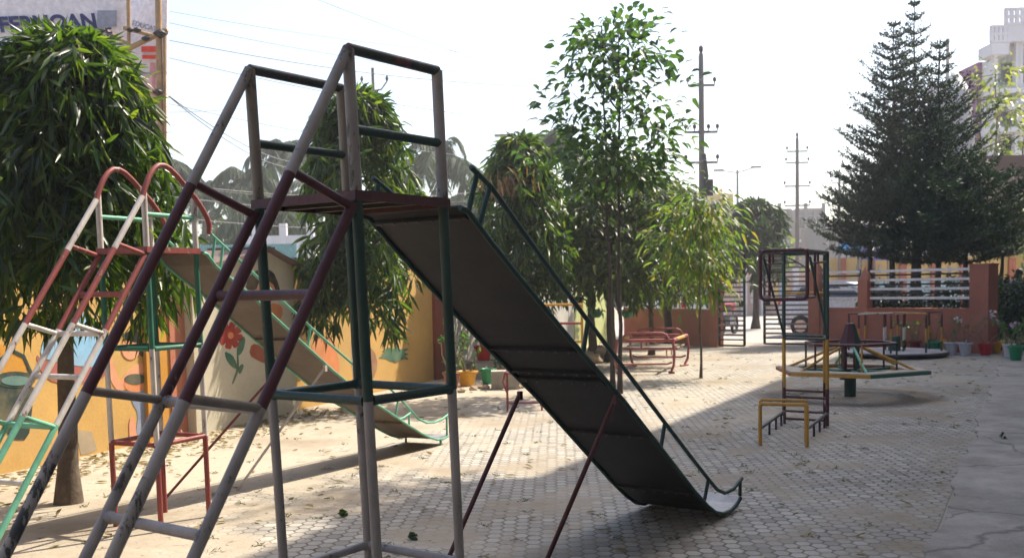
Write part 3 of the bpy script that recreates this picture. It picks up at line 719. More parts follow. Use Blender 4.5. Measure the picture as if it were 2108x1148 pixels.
# leaning stone slab by the low wall
M_stone = rough_mat('pale_stone', (0.40, 0.37, 0.31), var=0.2, scale=6, dirt=(0.2, 0.18, 0.15), dirt_amt=0.5, bump=0.5)
g = MB(); c = V(3.95, 26.1, 0); g.slab([c, c + V(.34, -.1, 0), c + V(.36, -.08, .45), c + V(.24, 0, .66), c + V(.08, .02, .62), c + V(.03, 0, .4)], V(.03, .10, 0))
tag(g.build('stone_slab', M_stone, None, c), 'pale upright stone slab leaning on the low wall behind the red rocker', 'stone slab')

# ------------------------------------------------------------------ school building to the right of the path (throws the shade)
M_sch = rough_mat('school_plaster', (0.50, 0.45, 0.36), var=0.1, scale=1.0, dirt=(0.36, 0.32, 0.26), dirt_amt=0.4)
M_glassd = plain('window_glass_dark', (0.03, 0.035, 0.04), 0.1, spec=0.8)
M_frame = plain('window_frame_grey', (0.3, 0.3, 0.3), 0.5)
SD = V(.4606, .8876, 0); SNn = V(.8876, -.4606, 0)
E0 = V(9.08, 16.49, 0)
def ep(y, out=0.0, z=0.0): return E0 + SD * ((y - 16.49) / SD.y) - SNn * out + Z * z
sch = thing('school_building', 'tall plastered school building standing along the right edge of the cement path', 'building', ep(8) + SNn * 4)
g = MB()
a, b_ = ep(-14), ep(26)
g.slab([a + SNn * .75, b_ + SNn * .75, b_ + SNn * 10, a + SNn * 10], Z * 11.7); g.build('wall', M_sch, sch)
g = MB(); j = 13.3
g.slab([ep(-15, .5, 11.72), ep(j - .3, .5, 11.72), ep(j, 0, 11.72), ep(26.6, 0, 11.72), ep(26.6, 0, 11.72) + SNn * 10.5, ep(-15, 0, 11.72) + SNn * 10.5], Z * .28); g.build('roof', M_sch, sch)
g = MB(); g.bbox(-14, 2.2, -16, -6.5, 0, 8.6); g.build('added_sky_block', M_sch, sch); g = MB(); g.bbox(-14.4, 2.2, -16, -5.6, 8.62, 8.85); g.build('added_sky_block_roof', M_sch, sch)  # unseen block added behind the camera to cut skylight on near faces
for fl in range(4):
    z0 = .9 + fl * 2.9
    for k in range(11):
        y = -12 + k * 3.4; p = ep(y, -.75, z0)
        g = MB(); g.box(p + SD * .7 + Z * .65 - SNn * .012, (1.4, .03, 1.3), (SD, SNn, Z)); f = g.build('window', M_frame, sch)
        g = MB(); g.box(p + SD * .7 + Z * .65 - SNn * .03, (1.24, .02, 1.14), (SD, SNn, Z)); g.build('pane', M_glassd, f)
    g = MB(); g.box(ep(6, -.55, z0 + 1.6), (36, .4, .08), (SD, SNn, Z)); g.build('sun_shade', M_sch, sch)
# ------------------------------------------------------------------ play equipment
# tall climbing frame with an overhanging box
def tb(g, a, b_, r=.016, mi=0): g.tube([a, b_], r, 10, mi)
fr = thing('climbing_frame', 'tall narrow maroon and green climbing frame with an overhanging box and low yellow hoops', 'play frame', (2.9, 10.3, 0))
FL = V(2.97, 10.95, 0); FR = V(3.36, 10.70, 0); RL = V(3.14, 11.62, 0); RR = V(3.53, 11.35, 0)
dv = (RL - FL).normalized(); sv = (FR - FL).normalized()
HL = V(2.345, 9.50, 0); HR = V(2.745, 9.35, 0)
for P, rr_ in ((FL, .016), (FR, .020), (RL, .015), (RR, .015)):
    g = MB(); g.tube([P, P + Z * .40], rr_, 10, 0); g.tube([P + Z * .40, P + Z * .93], rr_, 10, 1); g.tube([P + Z * .93, P + Z * 1.86], rr_, 10, 2)
    g.build('post', [M_maroon, M_yellow, M_green], fr)
for z, m_ in ((.30, M_maroon), (.93, M_green), (1.86, M_green), (.06, M_maroon), (1.42, M_yellow)):
    for a, b_ in (((FL, FR), (RL, RR)) if z != 1.42 else ((RL, RR),)):
        g = MB(); tb(g, a + Z * z, b_ + Z * z, .014); g.build('crossbar', m_, fr)
for a, b_ in ((FL, RL), (FR, RR)):
    for z in (.93, 1.86, .2):
        g = MB(); tb(g, a + Z * z, b_ + Z * z, .014); g.build('crossbar', M_green if z > .5 else M_maroon, fr)
BL, BR = HL + V(.02, .05, 0), HR + V(.02, .05, 0)
def rrect(a, b_, z0, z1, rc=.05):
    d = (b_ - a).normalized(); w_ = (b_ - a).length; pts = []
    for cx, cz, a0 in ((w_ - rc, z1 - rc, 90), (w_ - rc, z0 + rc, 0), (rc, z0 + rc, -90), (rc, z1 - rc, 180)):
        for i in range(5):
            an = radians(a0 - 90 * i / 4); pts.append(a + d * (cx + rc * cos(an)) + Z * (cz + rc * sin(an)))
    return pts + [pts[0]]
g = MB(); g.tube(rrect(BL, BR, 1.385, 1.845), .018, 10, caps=False); g.build('box_frame', M_maroon, fr)
for P, Q in ((BL, FL), (BR, FR)):
    g = MB(); g.tube([P + Z * 1.84, Q + Z * 1.855], .016, 10); g.build('top_bar', M_maroon, fr)
    g = MB(); g.tube([P + Z * 1.40, P.lerp(Q, .35) + Z * 1.40], .014, 8); g.tube([P.lerp(Q, .35) + Z * 1.40, P.lerp(Q, .35) + Z * 1.845], .014, 8); g.build('side_frame', M_maroon, fr)
    g = MB(); g.tube([P.lerp(Q, .12) + Z * 1.78, Q + Z * .95], .013, 8); g.build('diagonal_brace', M_green, fr)
    a = P.lerp(Q, .50); b2 = a + sv * .0
    g = MB(); g.tube([a + Z * 1.845, a + Z * 1.74], .012, 8); g.tube([P.lerp(Q, .22) + Z * 1.725, P.lerp(Q, .9) + Z * 1.75], .011, 8); g.build('hanging_bar', M_maroon, fr)
g = MB(); g.tube([BL.lerp(FL, .9) + Z * 1.855, BR.lerp(FR, .9) + Z * 1.855], .016, 8); g.build('top_bar', M_green, fr)
for k, (a, b_, h) in enumerate(((HL, HR, .40), (HL + dv * .26, HR + dv * .26, .41))):
    g = MB(); pts = [a, a + Z * (h - .02), a + sv * .02 + Z * h, b_ - sv * .02 + Z * h, b_ + Z * (h - .02), b_]; g.tube(pts, .019 if k == 0 else .016, 10); g.build('hoop', M_yellow, fr)
for a, b_ in ((HL + dv * .26, FL), (HR + dv * .26, FR)):
    g = MB(); g.tube([a + Z * .13, b_ + Z * .14], .017, 8); g.build('low_rail', M_raild, fr)
    for t in (.35, .62, .85):
        p = a.lerp(b_, t); g = MB(); g.tube([p, p + Z * .13], .012, 8); g.build('stub_post', M_maroon if t > .5 else M_raild, fr)

# merry-go-round with benches
mc = V(4.52, 13.42, 0)
mg = thing('merry_go_round', 'low merry-go-round with flat benches round a green centre post and a two tone cone cap', 'merry-go-round', mc)
M_bench = rough_mat('bench_board', (0.42, 0.37, 0.30), var=0.15, scale=8, dirt=(0.25, 0.22, 0.18), dirt_amt=0.5)
g = MB(); g.lathe([(.075, 0), (.075, .34), (.09, .34), (.09, .38)], mc, 20); g.box(mc + V(-.1, -.05, .27), (.1, .06, .07)); g.build('centre_post', M_green, mg)
cone_v = []; g = MB()
nseg = 4
for k in range(8):
    a0 = 2 * pi * k / 8 + .1; a1 = 2 * pi * (k + 1) / 8 + .1
    q = [mc + V(.15 * cos(a0), .15 * sin(a0), .71), mc + V(.15 * cos(a1), .15 * sin(a1), .71), mc + V(.06 * cos(a1), .06 * sin(a1), .98), mc + V(.06 * cos(a0), .06 * sin(a0), .98)]
    g.add(q, [(0, 1, 2, 3)], 0 if 2 <= k <= 5 else 1)
g.add([mc + V(.06 * cos(2 * pi * k / 8 + .1), .06 * sin(2 * pi * k / 8 + .1), .983) for k in range(8)], [tuple(range(8))], 2)
g.build('cone_cap', [M_maroon, M_green, M_white], mg)
for k in range(4):
    a = 2 * pi * k / 4 + .6; p = mc + V(.11 * cos(a), .11 * sin(a), 0); g = MB(); g.tube([p + Z * .38, p + Z * .72], .03, 8); g.build('inner_post', (M_maroon, M_green)[k % 2], mg)
cols4 = [M_green2, M_yellow, M_red2, M_lgreen, M_yellow, M_red2]
NB = 6; ro = 1.0; cols4[4] = M_green2; cols4[3] = M_yellow; cols4[0] = M_red2
for k in range(NB):
    a0 = 2 * pi * k / NB + radians(25); a1 = 2 * pi * (k + 1) / NB + radians(25)
    def pp(r, a, z): return mc + V(r * cos(a), r * sin(a), z)
    g = MB(); g.slab([pp(.72, a0, .37), pp(ro, a0, .37), pp(ro, a1, .37), pp(.72, a1, .37)], Z * .018); g.build('bench_board', M_bench, mg)
    g = MB(); g.beam(pp(ro + .012, a0, .355), pp(ro + .012, a1, .355), .03, .045); g.build('bench_frame', cols4[k], mg)
    g = MB(); g.beam(pp(.72, a0, .35), pp(.72, a1, .35), .025, .035); g.build('bench_frame', cols4[(k + 2) % 6], mg)
    g = MB(); g.tube([pp(.60, a0, .72), pp(.60, a1, .72)], .018, 8); g.build('hand_ring', M_maroon, mg)
    g = MB(); g.tube([pp(.60, a0, .72), pp(.60, a0, .36)], .014, 8); g.build('ring_post', (M_maroon, M_yellow, M_green)[k % 3], mg)
    g = MB(); g.tube([pp(.10, a0, .70), pp(.86, a0, .37)], .018, 8); g.build('stay', (M_yellow, M_lgreen, M_yellow)[k % 3], mg)
    g = MB(); g.tube([pp(.08, a0, .35), pp(.98, a0, .345)], .02, 8); g.build('arm', M_green2, mg)

# roundabout with a disc and hand bars
rc = V(7.75, 20.35, 0)
ra = thing('roundabout', 'round platform roundabout with striped hand bars by the low red wall', 'roundabout', rc)
g = MB(); g.lathe([(.96, .06), (1.0, .075), (1.0, .115), (.98, .125)], rc, 48, smooth=False); g.build('platform_disc', rough_mat('disc_plate', (0.33, 0.32, 0.33), var=0.1, scale=4, dirt=(0.2, 0.18, 0.17), dirt_amt=0.5), ra)
g = MB(); g.lathe([(1.005, .055), (1.02, .06), (1.02, .10), (1.005, .105)], rc, 48); g.build('disc_rim', M_raild, ra)
g = MB(); g.lathe([(.12, .0), (.12, .40), (.10, .42)], rc, 20); g.build('centre_drum', M_green, ra)
for k in range(8):
    a = 2 * pi * k / 8 + .35; d = V(cos(a), sin(a), 0)
    g = MB(); p = rc + d * .88; g.tube([p + Z * .12, p + Z * .32], .021, 8, 0); g.tube([p + Z * .32, p + Z * .60], .021, 8, 1); g.tube([p + Z * .60, p + Z * .86], .021, 8, 2); g.build('hand_post', [M_green, M_yellow, M_maroon], ra)
    if k % 2 == 0:
        p = rc + d * .26; g = MB(); g.tube([p + Z * .12, p + Z * .34], .02, 8, 0); g.tube([p + Z * .34, p + Z * .60], .02, 8, 1); g.tube([p + Z * .60, p + Z * .86], .02, 8, 2); g.build('hand_post', [M_green, M_white2, M_maroon], ra)
    g = MB(); g.tube([rc + d * .02 + Z * (.865 + .004 * k), rc + d * .89 + Z * (.865 + .004 * k)], .016, 8); g.build('hand_bar', (M_white2, M_maroon, M_yellow, M_maroon)[k % 4], ra)

# red rocking boat seat
M_rr = paint('rocker_red', (0.30, 0.07, 0.07), amt=0.35); M_ry = paint('rocker_yellow', (0.58, 0.30, 0.05), amt=0.3)
rk = thing('rocking_boat', 'red tubular rocking boat seat with yellow side bars on the sunlit pavers', 'rocker', (2.5, 18.1, 0))
q = [V(1.83, 17.45, 0), V(2.78, 17.35, 0), V(3.30, 18.95, 0), V(2.28, 19.2, 0)]     # near-left, near-right, far-right, far-left
zt = .58
def rb(pts, r=.022, m_=None, nm='tube_frame'): 
    g = MB(); g.tube(pts, r, 8); g.build(nm, m_ or M_rr, rk)
rb([q[0] + Z * zt, q[1] + Z * zt], .03); rb([q[3] + Z * zt, q[2] + Z * zt], .03)
for a, b_ in ((q[0], q[3]), (q[1], q[2])):
    rb([a + Z * zt, a.lerp(b_, .25) + Z * zt], .032, M_rr, 'side_bar'); rb([a.lerp(b_, .25) + Z * zt, a.lerp(b_, .75) + Z * zt], .033, M_ry, 'side_bar'); rb([a.lerp(b_, .75) + Z * zt, b_ + Z * zt], .032, M_rr, 'side_bar')
cen = (q[0] + q[2]) / 2
for p in q:
    o_ = (p - cen).normalized() * .06
    rb([p + Z * zt, p + o_ + Z * .36, p + o_ * .4 + Z * .14, p - o_ * 1.5 + Z * .02], .024, None, 'curved_leg')
    rb([p + o_ * .5 + V(0, 0, .02), p - (p - cen) * .2 + Z * .02], .02, None, 'rocker_foot')
for a, b_ in ((q[0], q[1]), (q[3], q[2])):
    rb([a.lerp(b_, .02) + Z * .20, a.lerp(b_, .1) + Z * .17, a.lerp(b_, .9) + Z * .17, a.lerp(b_, .98) + Z * .20], .018, None, 'foot_rail')
    m0 = a.lerp(b_, .06); m1 = a.lerp(b_, .94); rb([m0 + Z * zt, a.lerp(b_, .14) + Z * (zt + .11), a.lerp(b_, .22) + Z * (zt + .13), a.lerp(b_, .80) + Z * (zt + .13), a.lerp(b_, .88) + Z * (zt + .10), m1 + Z * zt], .018, None, 'back_rest_bar')
for t in (.32, .68):
    a = q[0].lerp(q[3], t); b_ = q[1].lerp(q[2], t)
    rb([a + Z * .40, b_ + Z * .40], .018, M_ry if t > .5 else None, 'seat_bar'); rb([a.lerp(b_, .35) + Z * .58, a.lerp(b_, .35) + Z * .40], .016, None, 'seat_hanger'); rb([a.lerp(b_, .8) + Z * .4, a.lerp(b_, .8) + Z * .25], .014, M_ry, 'seat_hanger')
    g = MB(); g.slab([a + Z * .41, b_ + Z * .41, b_ + Z * .41 + V(.08, .24, 0), a + Z * .41 + V(.08, .24, 0)], Z * .02); g.build('seat_board', M_cope, rk)

# yellow climbing ladder among the leaves and a small red frame
lf = thing('ladder_frame', 'yellow and green tubular ladder frame half hidden by drooping leaves behind the big slide', 'play frame', (1.0, 16.2, 0))
a, b_ = V(.55, 16.3, 0), V(1.12, 16.0, 0)
for p in (a, b_):
    g = MB(); g.tube([p, p + Z * .6], .022, 8, 0); g.tube([p + Z * .6, p + Z * 1.25], .022, 8, 1); g.build('upright', [M_green2, M_ry], lf)
for z, m_ in ((.35, M_ry), (.66, M_ry), (.95, M_rr), (1.25, M_ry)):
    g = MB(); g.tube([a + Z * z, b_ + Z * z], .02, 8); g.build('rung', m_, lf)
g = MB(); g.tube([a + V(.05, .5, 0), a + V(.02, .25, .7), a + Z * 1.25], .02, 8); g.build('back_leg', M_ry, lf)
rf = thing('spring_seat_frame', 'small low red tube frame on the sand behind the big slide chute', 'play frame', (.13, 12.6, 0))
a, b_ = V(-.07, 12.56, 0), V(.36, 12.5, 0)
g = MB(); g.tube([a, a + Z * .22, a + V(-.05, .02, .36), a + V(-.02, .03, .48)], .014, 8); g.build('leg', M_rr, rf)
g = MB(); g.tube([b_, b_ + Z * .22, b_ + V(.05, .02, .36), b_ + V(.02, .03, .48)], .014, 8); g.build('leg', M_rr, rf)
for z in (.10, .47):
    g = MB(); g.tube([a + V(0, .01, z), b_ + V(0, .01, z)], .012, 8); g.build('cross_tube', M_rr, rf)
for s_ in (a, b_):
    g = MB(); g.tube([s_ + V(0, .5, 0), s_ + V(0, .45, .47), s_ + V(0, 0, .47)], .013, 8); g.build('leg', M_rr, rf)

# ------------------------------------------------------------------ flower pots
POTM = {c: plain('pot_' + c, v_, 0.45) for c, v_ in dict(green=(0.02, 0.22, 0.10), white=(0.52, 0.50, 0.55), red=(0.42, 0.02, 0.02), yellow=(0.60, 0.30, 0.02), brown=(0.20, 0.07, 0.04), darkred=(0.16, 0.02, 0.02)).items()}
M_earth = rough_mat('potting_soil', (0.06, 0.04, 0.03), rough=0.95)
M_stem = rough_mat('plant_stem', (0.20, 0.16, 0.11), var=0.2, scale=20)
LM_pot = leaf_mat('pot_leaf', [(0.03, 0.09, 0.02), (0.05, 0.14, 0.03), (0.09, 0.17, 0.05)])
M_petal = leaf_mat('petal_white', [(0.75, 0.65, 0.68), (0.8, 0.75, 0.78)], tcol=(1, 1, 1)); M_petalp = leaf_mat('petal_pink', [(0.55, 0.25, 0.55), (0.75, 0.6, 0.72)], tcol=(1, 1, 1))
def pot(c, P, r, h, label, group, plant=None, n=30, ph=.5, fl=None, lean=0.1):
    t = thing('flower_pot', label, 'flower pot', P, group); P = Vector(P)
    g = MB(); g.lathe([(r * .62, 0), (r * .66, h * .1), (r * .86, h * .78), (r * .88, h * .80), (r, h * .82), (r * 1.02, h * .97), (r, h), (r * .9, h), (r * .86, h * .9)], P, 24, caps=False)
    g.lathe([(r * .62, 0.001), (.001, 0.001)], P, 24, caps=False); g.build('pot_body', POTM[c], t)
    g = MB(); g.lathe([(r * .88, h * .9), (.001, h * .93)], P, 16, caps=False); g.build('soil', M_earth, t)
    if plant:
        rs = np.random.RandomState(int(abs(P.x * 100) + n)); stems = MB(); tips = []
        for k in range(plant):
            a = rnd.uniform(0, 2 * pi); ln = ph * rnd.uniform(.7, 1.1); q0 = P + V(cos(a) * r * .3, sin(a) * r * .3, h * .9); q1 = q0 + V(cos(a) * ln * lean * 2, sin(a) * ln * lean, ln * .5); q2 = q1 + V(cos(a + 1) * ln * lean * 2, sin(a + 1) * ln * lean, ln * .5)
            stems.tube([q0, q1, q2], [.012, .009, .005], 6); tips.append((q0, q1, q2))
        stems.build('stem', M_stem, t)
        Pn = []; D = []
        for i in range(n):
            q0, q1, q2 = tips[i % len(tips)]; f = rs.rand() ** .5; p = q1.lerp(q2, f) if rs.rand() < .75 else q0.lerp(q1, rs.rand())
            Pn.append(tuple(p)); D.append(rs.randn(3) + [0, 0, .5])
        leaves('foliage', LM_pot, t, Pn, D, .09, .035, .5, rs=rs)
        if fl:
            Pn = []; D = []
            for q0, q1, q2 in tips[:fl[1]]:
                for _ in range(9): Pn.append(tuple(q2 + V(rs.randn() * .012, rs.randn() * .012, rs.randn() * .012))); D.append(rs.randn(3))
            leaves('blossom', fl[0], t, Pn, D, .06, .05, .2, rs=rs)
    return t
gp = 'flower pots along the low red wall'
pot('yellow', (8.42, 21.75, 0), .15, .24, 'yellow flower pot leftmost of the row below the low red wall', gp, 4, 40, .5)
pot('darkred', (8.62, 21.5, 0), .14, .24, 'dark red flower pot behind the roundabout bars', gp, 4, 40, .5)
pot('green', tuple(G(1922, 729)), .17, .27, 'green flower pot left of the two white pots in the wall row', gp, 5, 50, .5)
pot('yellow', (9.17, 21.2, 0), .12, .28, 'yellow flower pot squeezed behind the green and white pots', gp)
pot('white', tuple(G(1958, 730)), .145, .26, 'first white flower pot with twiggy plant, next to the green pot', gp, 5, 36, .62, (M_petal, 2))
pot('white', tuple(G(1987, 731)), .145, .26, 'second white flower pot with a thick bare leaning stem', gp, 3, 14, .7, (M_petal, 1), .3)
pot('white', (9.62, 20.55 + .35, 0), .16, .27, 'white flower pot tucked half behind another white pot', gp, 2, 20, .4)
pot('green', (9.72, 20.95, 0), .15, .26, 'green flower pot in the gap between white and red pots', gp)
pot('red', tuple(G(2028, 731)), .14, .25, 'bright red flower pot at the foot of the wide pier', gp, 3, 16, .55, None, .35)
pot('yellow', tuple(G(2050, 727)), .12, .24, 'dull yellow flower pot at the right of the red pot by the pier', gp, 2, 8, .4)
gq = 'flower pots at the head of the cement path'
pot('green', tuple(G(2091, 740, .022)), .145, .27, 'green flower pot with pink and white blossoms on the cement path', gq, 6, 120, .55, (M_petalp, 5), .2)
pot('white', tuple(G(2078, 735, .022)), .13, .26, 'white flower pot half hidden by the green pot on the path', gq, 3, 30, .4)
pot('yellow', tuple(G(2074, 728, .022)), .13, .26, 'yellow flower pot behind the white one at the path head', gq, 3, 40, .4, (M_petalp, 2))
gs = 'flower pots by the pale left wall'
M_ledge = M_cope
g = MB(); g.bbox(-.85, .15, 17.35, 17.65, .24, .28); g.bbox(-.80, -.65, 17.4, 17.6, 0, .24); g.bbox(.0, .12, 17.4, 17.6, 0, .24)
tag(g.build('stone_ledge', M_ledge, None, (-.4, 17.5, 0)), 'low stone ledge carrying the two red pots by the pale wall', 'ledge')
pot('brown', tuple(G(930, 800)), .14, .26, 'brown flower pot beside the green slide leg near the pale wall', gs, 3, 60, .75)
pot('yellow', tuple(G(962, 794)), .17, .24, 'broad yellow flower pot left of the green pot by the pale wall', gs, 4, 80, .9)
pot('green', tuple(G(1005, 790)), .14, .25, 'green flower pot under the stone ledge', gs)
pot('red', (-.50, 17.5, .28), .165, .26, 'large red flower pot on the stone ledge', gs, 3, 40, .22)
pot('red', (-.22, 17.55, .28), .13, .22, 'smaller red flower pot at the right on the stone ledge', gs, 3, 30, .2)
pot('brown', (-.25, 16.6, 0), .12, .22, 'brown flower pot lying low right of the green pot', gs, 3, 30, .2)
g = MB(); p = G(1040, 800); g.box(p + Z * .14, (.42, .3, .28)); tag(g.build('stone_block', M_stone, None, p), 'pale stone block right of the pots, behind the chute', 'block')
# hanging baskets
for u, v_, Y, lab in ((1228, 640, 19.5, 'left green hanging basket below the dark drooping tree'), (1291, 642, 21.0, 'right green hanging basket in front of the lime painted wall')):
    c = at(u, v_, Y); t = thing('hanging_basket', lab, 'hanging basket', c, 'green hanging baskets')
    g = MB(); g.lathe([(.0, -.13), (.06, -.125), (.105, -.07), (.125, 0), (.115, 0), (.0, -.02)], c, 16, caps=False); g.build('bowl', POTM['green'], t)
    g = MB()
    for k in range(3): a = 2 * pi * k / 3; g.tube([c + V(.12 * cos(a), .12 * sin(a), 0), c + Z * .45], .004, 5)
    g.tube([c + Z * .45, c + Z * 1.3], .004, 5); g.build('hanger', M_raild, t)
    rs = np.random.RandomState(3); leaves('foliage', LM_pot, t, np.array(c) + rs.randn(50, 3) * [.06, .06, .02], rs.randn(50, 3) + [0, 0, .4], .10, .03, .7, rs=rs)

# rubble stones near the wall
gr_ = 'loose stones beside the pale wall'
M_rub = rough_mat('rubble', (0.42, 0.33, 0.24), var=0.3, scale=7, bump=0.6)
def stone(p, s, label, mat=M_rub):
    g = MB(); rs = random.Random(int(p[0] * 1000 + p[1] * 77)); n1, n2 = 5, 8; vs = []
    for i in range(n1 + 1):
        for k in range(n2):
            th = pi * i / n1; ph = 2 * pi * k / n2; r_ = s * (1 + rs.uniform(-.22, .22)); vs.append(V(p[0] + r_ * sin(th) * cos(ph), p[1] + r_ * .8 * sin(th) * sin(ph), max(0, s * .45 + r_ * .6 * cos(th))))
    fs = [(i * n2 + k, i * n2 + (k + 1) % n2, (i + 1) * n2 + (k + 1) % n2, (i + 1) * n2 + k) for i in range(n1) for k in range(n2)]
    g.add(vs, fs, 0); return tag(g.build('rock', mat, None, (p[0], p[1], 0)), label, 'rock', gr_)
sp = [(1232, 735, 1, 'largest tan boulder, leaning against the thick tree trunk'), (1222, 748, 1, 'tan boulder at the front of the pile by the thick trunk'), (1240, 728, 1, 'tan boulder at the back of the pile by the thick trunk'), (1210, 742, 1, 'tan boulder at the left end of the pile by the thick trunk'),
      (1050, 790, 0, 'small tan stone just right of the pale stone block'), (1062, 792, 0, 'small tan stone between the stone block and the chute'), (1070, 800, 0, 'small tan stone nearest the dark chute edge'), (985, 800, 0, 'small stone between the yellow and the green flower pot'), (975, 803, 0, 'small stone at the foot of the broad yellow flower pot'), (1020, 796, 0, 'small stone just right of the green pot under the ledge'), (950, 808, 0, 'small stone before the brown flower pot'), (1000, 801, 0, 'small stone right in front of the green pot under the ledge')]
for u, v_, big_, lab in sp:
    p = G(u, v_)
    stone((p.x, p.y), (.24 if 'largest' in lab else .19) if big_ else .07, lab)
# ------------------------------------------------------------------ trees
M_bark = rough_mat('bark_grey_brown', (0.10, 0.075, 0.055), var=0.3, scale=12, bump=0.8, bscale=35, dirt=(0.16, 0.13, 0.10), dirt_amt=0.5)
M_barkd = rough_mat('bark_dark', (0.05, 0.038, 0.032), var=0.3, scale=12, bump=0.8, bscale=35)
LM_mast = leaf_mat('mast_leaf', [(0.010, 0.024, 0.010), (0.018, 0.042, 0.013), (0.028, 0.062, 0.015), (0.050, 0.095, 0.020), (0.085, 0.12, 0.025)], trans=0.48, rough=0.36, tcol=(2.7, 2.6, .6))
LM_mastd = leaf_mat('mast_leaf_dark', [(0.010, 0.025, 0.012), (0.020, 0.042, 0.018), (0.032, 0.060, 0.022)], trans=0.35, rough=0.42)
LM_broad = leaf_mat('broad_leaf', [(0.018, 0.042, 0.018), (0.035, 0.075, 0.026), (0.065, 0.115, 0.034)], trans=0.46, rough=0.42)
LM_olive = leaf_mat('olive_leaf', [(0.018, 0.038, 0.014), (0.032, 0.060, 0.018), (0.055, 0.085, 0.022), (0.11, 0.12, 0.03)], trans=0.45, rough=0.42)
LM_lime = leaf_mat('lime_leaf', [(0.03, 0.065, 0.018), (0.07, 0.125, 0.025), (0.11, 0.16, 0.035), (0.20, 0.15, 0.04)], trans=0.5, rough=0.45)
LM_con = leaf_mat('conifer_needle', [(0.010, 0.026, 0.014), (0.016, 0.038, 0.018), (0.030, 0.060, 0.024)], trans=0.12, rough=0.6)
LM_palm = leaf_mat('palm_leaf', [(0.014, 0.030, 0.012), (0.024, 0.046, 0.018), (0.042, 0.062, 0.028)], trans=0.3, rough=0.75)
LM_yel = leaf_mat('yellow_green_leaf', [(0.05, 0.085, 0.025), (0.10, 0.13, 0.03), (0.22, 0.21, 0.04)], trans=0.45)

def trunk(g, p, q, r0, r1, n=8, wob=.03, seg=10, rs=None):
    rs = rs or rnd; pts = [p.lerp(q, i / n) + V(rs.uniform(-wob, wob), rs.uniform(-wob, wob), 0) * (1 if 0 < i < n else 0) for i in range(n + 1)]
    g.tube(pts, [r0 + (r1 - r0) * (i / n) ** .8 + (r0 * .35 if i == 0 else 0) for i in range(n + 1)], seg); return pts
def prof_r(prof, z):
    zs = [a for a, _ in prof]; rs = [b for _, b in prof]; return np.interp(z, zs, rs)

def mast_tree(loc, prof, n, mat, label, ll=.22, lw=.032, seed=1, zt=None, r0=.09, cx=0.0, group='drooping mast trees along the boundary wall', lump=.22, barem=None):
    """weeping mast tree: sprays leave the trunk, arch over and hang"""
    rs = np.random.RandomState(seed); loc = Vector(loc); zb, ztop = prof[0][0], prof[-1][0]
    t = thing('mast_tree', label, 'tree', loc, group)
    g = MB(); rr = random.Random(seed); tp = trunk(g, loc - Z * .05, loc + V(cx, 0, ztop - .25), r0, .02, 10, .025, 12, rr)
    ns = max(60, n // 34); P = []; D = []; 
    ph0 = rs.rand(6) * 6.28
    for k in range(ns):
        a = rs.rand() * 2 * pi; z1 = zb + (ztop - zb) * (rs.rand() ** .85)
        rad = prof_r(prof, z1) * (1 + lump * (np.sin(3 * a + ph0[0] + z1 * 2.3) * .5 + np.sin(5 * a + ph0[1] - z1 * 3.1) * .35 + rs.randn() * .3))
        rad *= (.55 + .45 * rs.rand() ** .4)
        drop = .30 + .35 * rs.rand(); z0 = min(ztop - .05, z1 + drop * .8)
        c = np.array([loc.x + cx * (z0 / ztop), loc.y, 0]); o = np.array([cos(a), sin(a), 0])
        m = n // ns
        nn_ = max(3, m // 7); f = np.clip((rs.randint(0, nn_, m) + .6) / nn_ + rs.randn(m) * .02, .02, 1.02)
        x = rad * np.sin(f * pi / 2); zz = z0 + .10 * np.sin(f * pi) - (z0 - z1 + drop * .35) * f ** 2.2
        p = c + o * x[:, None] + np.array([0, 0, 1.0]) * zz[:, None] + rs.randn(m, 3) * [.03, .03, .03]
        d = o * (.45 - .25 * f)[:, None] + np.array([0, 0, -1.0]) * (.15 + .85 * f)[:, None] + rs.randn(m, 3) * .55
        P.append(p); D.append(d)
        if k % 5 == 0:
            ff = np.linspace(0, 1, 5); xx = rad * .9 * np.sin(ff * pi / 2); z_ = z0 + .10 * np.sin(ff * pi) - (z0 - z1) * ff ** 2.2
            g.tube([Vector(c + o * xx[i] + np.array([0, 0, 1.0]) * z_[i]) for i in range(5)], [.012, .01, .008, .006, .003], 5)
    # upright shoots at the top
    for k in range(9):
        a = rs.rand() * 6.28; r_ = rs.rand() * prof[-1][1]; m = 22; f = rs.rand(m); b0 = np.array([loc.x + cx + r_ * cos(a), loc.y + r_ * sin(a), ztop - .15])
        hgt = rs.uniform(.04, .16)
        p = b0 + np.array([0, 0, 1.0]) * (f * hgt)[:, None] + rs.randn(m, 3) * .05; P.append(p); D.append(rs.randn(m, 3) * .8 + [0, 0, -.15])
    g.build('trunk', M_bark if barem is None else barem, t)
    leaves('crown', mat, t, np.concatenate(P), np.concatenate(D), ll, lw, .25, .18, rs)
    return t

